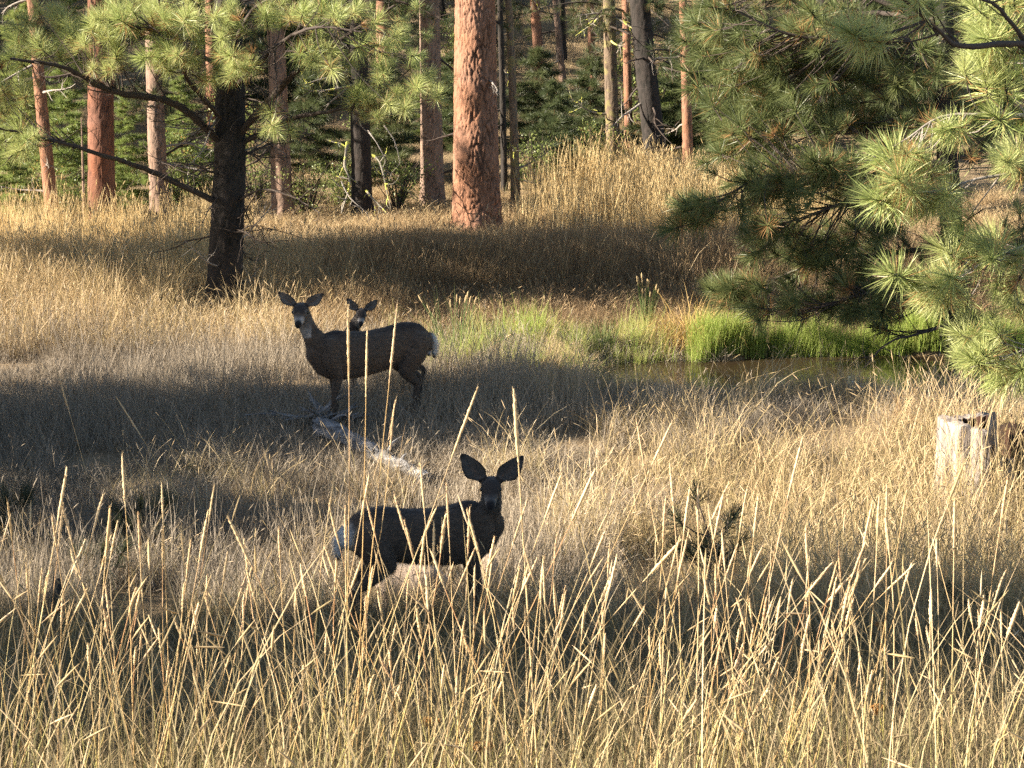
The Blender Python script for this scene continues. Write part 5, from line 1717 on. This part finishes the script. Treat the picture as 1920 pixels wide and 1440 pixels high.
# tip pixel, lower pixel on the stalk, distance; the foot is where that line meets the ground
NAMED = [
    ('tall thick headed stalk leaning right at the far left', 122, 897, 40, 1440, 10.4, 1.5),
    ('second stalk whose head touches the tall thick headed one at the far left', 118, 952, 178, 1200, 10.6, 1.2),
    ('stalk leaning strongly right below the tall pair at the far left', 160, 1112, 70, 1340, 10.0, 1.2),
    ('short stalk at the lower left corner', 48, 1175, 30, 1440, 9.6, 1.2),
    ('upright stalk before the dark small pine', 260, 975, 300, 1400, 10.6, 1.2),
    ('straight upright stalk right of the dark small pine', 305, 1000, 302, 1440, 10.4, 1.0),
    ('stalk leaning left with a golden head at the lower left', 385, 1120, 478, 1440, 10.2, 1.3),
    ('low upright stalk between the golden headed one and the far left pair', 265, 1190, 262, 1440, 9.8, 1.0),
    ('stalk with a ragged head left of the golden headed one', 325, 1155, 390, 1340, 10.2, 1.0),
    ('short upright stalk below the hindquarters of the near deer', 612, 1190, 604, 1440, 9.9, 1.1),
    ('bent lone stalk in the blue shade at the left', 110, 705, 150, 870, 13.8, 1.2),
    ('pale lone stalk in the blue shade before the sunlit patch', 228, 760, 292, 860, 13.6, 1.2),
    ('tall glowing stalk crossing the shoulder of the doe', 653, 600, 650, 870, 12.4, 1.2),
    ('tall glowing stalk crossing the flank of the doe', 742, 600, 718, 850, 12.6, 1.2),
    ('shorter stalk between the two that cross the doe', 688, 640, 683, 870, 12.5, 1.0),
    ('short stalk rising before the right end of the grey log', 738, 770, 720, 870, 12.6, 1.1),
    ('thick pale stalk crossing the right ear of the near deer', 965, 757, 977, 950, 9.4, 2.0),
    ('stalk leaning right beside the left ear of the near deer', 886, 752, 832, 900, 11.8, 1.0),
    ('long stalk leaning right from below the head of the near deer', 1108, 897, 955, 1225, 10.8, 1.4),
    ('stalk with a thick head just right of the neck of the near deer', 1047, 905, 985, 1080, 11.0, 1.4),
    ('very long stalk slanting right at the lower middle', 1266, 1025, 1005, 1345, 10.0, 1.6),
    ('stalk with a fat head right of the very long slanting stalk', 1150, 1078, 1085, 1230, 10.2, 1.5),
    ('stalk leaning right with a bright head in the right half', 1252, 808, 1180, 960, 12.2, 1.2),
    ('stalk leaning left with a bright head in the right half', 1196, 802, 1225, 950, 12.4, 1.1),
    ('tall bright stalk over the sunlit straw left of the stump', 1500, 840, 1450, 1040, 12.0, 1.3),
    ('long stalk slanting right at the lower right', 1552, 1065, 1340, 1310, 10.2, 1.3),
    ('shorter head slanting right beside the long one at the lower right', 1590, 1085, 1480, 1190, 10.4, 1.4),
    ('long crossing stalk slanting right with a bent ragged head', 1704, 1068, 1450, 1330, 10.0, 1.2),
    ('upright stalk with a golden head at the lower right', 1738, 1182, 1760, 1440, 9.8, 1.4),
    ('tall stalk leaning left at the right edge below the stump', 1835, 1152, 1885, 1440, 9.8, 1.4),
    ('stalk before the front of the white rump of the near deer', 690, 950, 735, 1130, 11.4, 1.1),
    ('stalk with a golden head crossing the back of the near deer', 742, 938, 790, 1120, 11.4, 1.3),
    ('bright straight stalk crossing the middle of the near deer', 838, 925, 850, 1180, 11.2, 1.2),
    ('stalk with a ragged head crossing the chest of the near deer', 880, 968, 868, 1180, 11.2, 1.2),
    ('stalk with a slim head crossing the flank of the near deer', 762, 990, 810, 1150, 11.3, 1.0),
    ('short stalk under the nose of the near deer', 890, 1072, 885, 1230, 11.0, 1.2),
    ('slim stalk left of the tail of the near deer', 620, 960, 665, 1150, 11.2, 1.0),
    ('tilted head over the shaded straw right of the slim small pine', 1398, 930, 1370, 1080, 12.0, 1.1),
    ('stalk rising past the slim small pine', 1330, 960, 1352, 1120, 12.0, 1.0),
    ('stalk leaning right at the lower middle, left of the very long one', 1205, 1145, 1120, 1340, 10.0, 1.2),
]


def foot(tip, low, Y):
    """base on the ground plane depth Y in line with the two pixels"""
    T = at(tip[0], tip[1], Y); Lw = at(low[0], low[1], Y)
    d = Lw - T
    p = T.copy()
    for t in np.linspace(0, 12, 600):
        p = T + d * t
        if p[2] <= g1(p[0], p[1]): break
    return p, T


for q, (lab, x0, y0, x1, y1, Yd, th_) in enumerate(NAMED):
    Yd = 12.2 if (y0 < 800 and x0 < 300) else 8.0 if y0 < 800 else (8.5 if y0 < 1000 else 8.9)
    th_ *= 0.85 * Yd / 10
    th_ = max(th_, 0.8) if Yd < 12 else 0.8
    Bp, Tp = foot((x0, y0), (x1, y1), Yd)
    Bp = Bp + [0, random.uniform(-0.15, 0.15), 0]
    Bp[2] = g1(Bp[0], Bp[1])
    stalk(lab, Bp, Tp, q, th_)
r = np.random.default_rng(91)
MARKS = [(110, 1150, 'by the small blackened stump'), (260, 960, 'before the dark small pine'), (40, 960, "at the far left edge"), (60, 1330, 'in the lower left corner'), (300, 1300, 'in the bottom left quarter'),
         (480, 1000, "left of the near deer"), (540, 1200, 'below left of the near deer'), (660, 1000, "before the near deer's rump"), (760, 1010, "before the near deer's flank"),
         (880, 1030, "before the near deer's chest"), (780, 1180, 'before the pale tan boulder'), (900, 1300, "above the rust brown flowers"), (1060, 1000, 'just right of the near deer'),
         (1120, 1250, 'at the bottom centre right'), (1320, 980, 'before the slim small pine'), (1360, 1180, 'below the slim small pine'), (1550, 1000, "between small pine and stump"),
         (1650, 1180, "by the faded dried flower"), (1650, 1330, "by the golden dried flower"), (1800, 980, 'below the hollow stump'), (1880, 1150, 'at the right edge'), (1860, 1350, 'in the lower right corner')]
for q in range(200):
    Yd = math.sqrt(r.uniform(7.2 ** 2, 9.5 ** 2))
    xx = r.uniform(-1, 1) * (0.262 * Yd + 0.2)
    Bp = np.array([xx, Yd, g1(xx, Yd)])
    hgt = r.uniform(0.5, 1.4)
    Tp = Bp + np.array([hgt * r.normal(0.09, 0.19), hgt * r.normal(0, 0.2), hgt])
    o = stalk('slim straw coloured stalk standing among many like it in the near grass', Bp, Tp, q, r.uniform(0.7, 1.15))
    d_ = Tp - CP; dep = d_ @ CF; tx, ty = 960 + FPX * (d_ @ CR) / dep, 720 - FPX * (d_ @ CU) / dep
    ln_ = (Tp[0] - Bp[0]) / hgt
    lean_ = 'leaning far left' if ln_ < -0.28 else 'leaning left' if ln_ < -0.07 else 'upright' if ln_ < 0.09 else 'leaning right' if ln_ < 0.32 else 'leaning far right'
    dist = [((tx - a) ** 2 + (ty - b) ** 2, nm) for a, b, nm in MARKS]
    o['label'] = '%s straw stalk %s, head %s' % ('short' if hgt < 0.93 else 'tall' if hgt < 1.15 else 'very tall', lean_, min(dist)[1])


# ------------------------------------------------------------------ rushes, tussock and dry flowers
def blades_thing(name, label, cat, px, Y, spec, mat, heads=0, seed=1, tint=0.5, group=None):
    rt = thing(name, label, cat, gp(px, Y), group=group)
    mb = clump(seed=seed, **spec)
    link('blades', mb.mesh('blades', mat), rt)
    r = np.random.default_rng(seed)
    for q in range(heads):
        a = r.uniform(0, 6.28); l = spec['h'] * r.uniform(0.75, 1.1); t = abs(r.normal(0, spec['lean']))
        d = np.array([math.sin(t) * math.cos(a), math.sin(t) * math.sin(a), math.cos(t)])
        mb = MB(); ptube(mb, *resample([np.zeros(3), d * l * 0.5, d * l], [0.006, 0.005, 0.004], 0.1), n=5)
        s = link('stem', mb.mesh('stem', mat), rt)
        mb = MB()
        zs = np.linspace(0, 1, 8)
        V, F = tube(np.array([d * l * (0.93 + 0.12 * z) for z in zs]), 0.012 * np.sin(np.linspace(0.2, 3.0, 8)) ** 0.6, 6)
        link('seed_head', mb.add(V, F).mesh('seed_head', M['cattail']), s)
    return rt


blades_thing('rush_clump', 'big splayed clump of rushes with brown heads right of the doe', 'rushes', 858, 24.1, dict(n=110, h=0.98, spread=0.30, w=0.013, lean=0.55, droop=0.08), M['rush'], 12, 3)
blades_thing('rush_clump', 'narrow upright tuft of dark rushes behind the pond', 'rushes', 1212, 25.7, dict(n=80, h=0.75, spread=0.07, w=0.014, lean=0.11, droop=0.04), M['rush'], 14, 4)
blades_thing('grass_tussock', 'drooping golden grass tussock overhanging the pond', 'grass tussock', 1292, 25.3, dict(n=900, h=0.78, spread=0.32, w=0.011, lean=0.6, droop=0.5, segs=5), M['tuft_gold'], 0, 5)
blades_thing('grass_tussock', 'golden tussock on the bank between the rushes and the pond', 'grass tussock', 1000, 24.9, dict(n=420, h=0.5, spread=0.28, w=0.011, lean=0.5, droop=0.4, segs=4), M['tuft_gold'], 0, 6)
blades_thing('rush_clump', 'short reddish green reed tuft at the left end of the pond', 'rushes', 1130, 24.9, dict(n=120, h=0.55, spread=0.14, w=0.013, lean=0.14, droop=0.08), M['rush'], 0, 7)
blades_thing('rush_clump', 'thin spiky rush tuft beside the golden bank tussock', 'rushes', 940, 24.5, dict(n=60, h=0.62, spread=0.14, w=0.013, lean=0.3, droop=0.06), M['rush'], 0, 8)
blades_thing('rush_clump', 'low rush tuft between the golden bank tussock and the reed tuft', 'rushes', 1065, 24.6, dict(n=70, h=0.5, spread=0.13, w=0.013, lean=0.25, droop=0.08), M['rush'], 0, 9)
blades_thing('grass_tussock', 'small straw tussock standing in the green grass right of the doe', 'grass tussock', 905, 24.0, dict(n=260, h=0.42, spread=0.2, w=0.011, lean=0.5, droop=0.4, segs=4), M['tuft_gold'], 0, 10)


def yarrow(label, px, py, Y, w, seed):
    T = at(px, py, Y)
    b = np.array([T[0] + 0.05, Y + 0.02, g1(T[0] + 0.05, Y)])
    rt = thing('dry_flower', label, 'dried flower', b, group='dried flower heads')
    r = np.random.default_rng(seed)
    t = T - b
    mb = MB(); ptube(mb, *resample([(0, 0, -0.03), t * 0.5 + [0.01, 0, 0], t], [0.003, 0.003, 0.0025], 0.05), n=5)
    link('stem', mb.mesh('stem', M['stem']), rt)
    hd = MB()
    import bmesh
    bm = bmesh.new(); bmesh.ops.create_icosphere(bm, subdivisions=1, radius=1)
    bv = np.array([v.co[:] for v in bm.verts]); bf = np.array([[v.index for v in f.verts] for f in bm.faces]); bm.free()
    for q in range(60):
        a = r.uniform(0, 6.28); rr = w / 2 * math.sqrt(r.uniform(0, 1))
        p = t + [rr * math.cos(a), rr * math.sin(a) * 0.8, 0.012 - 0.25 * rr * rr / (w / 2) + r.normal(0, 0.003)]
        hd.add(bv * r.uniform(0.004, 0.0075) + p, bf)
        ptube(hd, [t - [0, 0, 0.04], p], [0.0014, 0.001], 3)
    link('flower_head', hd.mesh('flower_head', M['flower']), rt)


yarrow('wide rust brown dried flower head at the bottom middle', 905, 1398, 8.9, 0.13, 1)
yarrow('rust brown dried flower head just left above the widest one', 805, 1352, 9.3, 0.11, 2)
yarrow('bright golden dried flower head alone at the lower right', 1645, 1328, 9.2, 0.07, 3)
yarrow('small faded dried flower head above the bright golden one', 1652, 1172, 10.6, 0.07, 4)
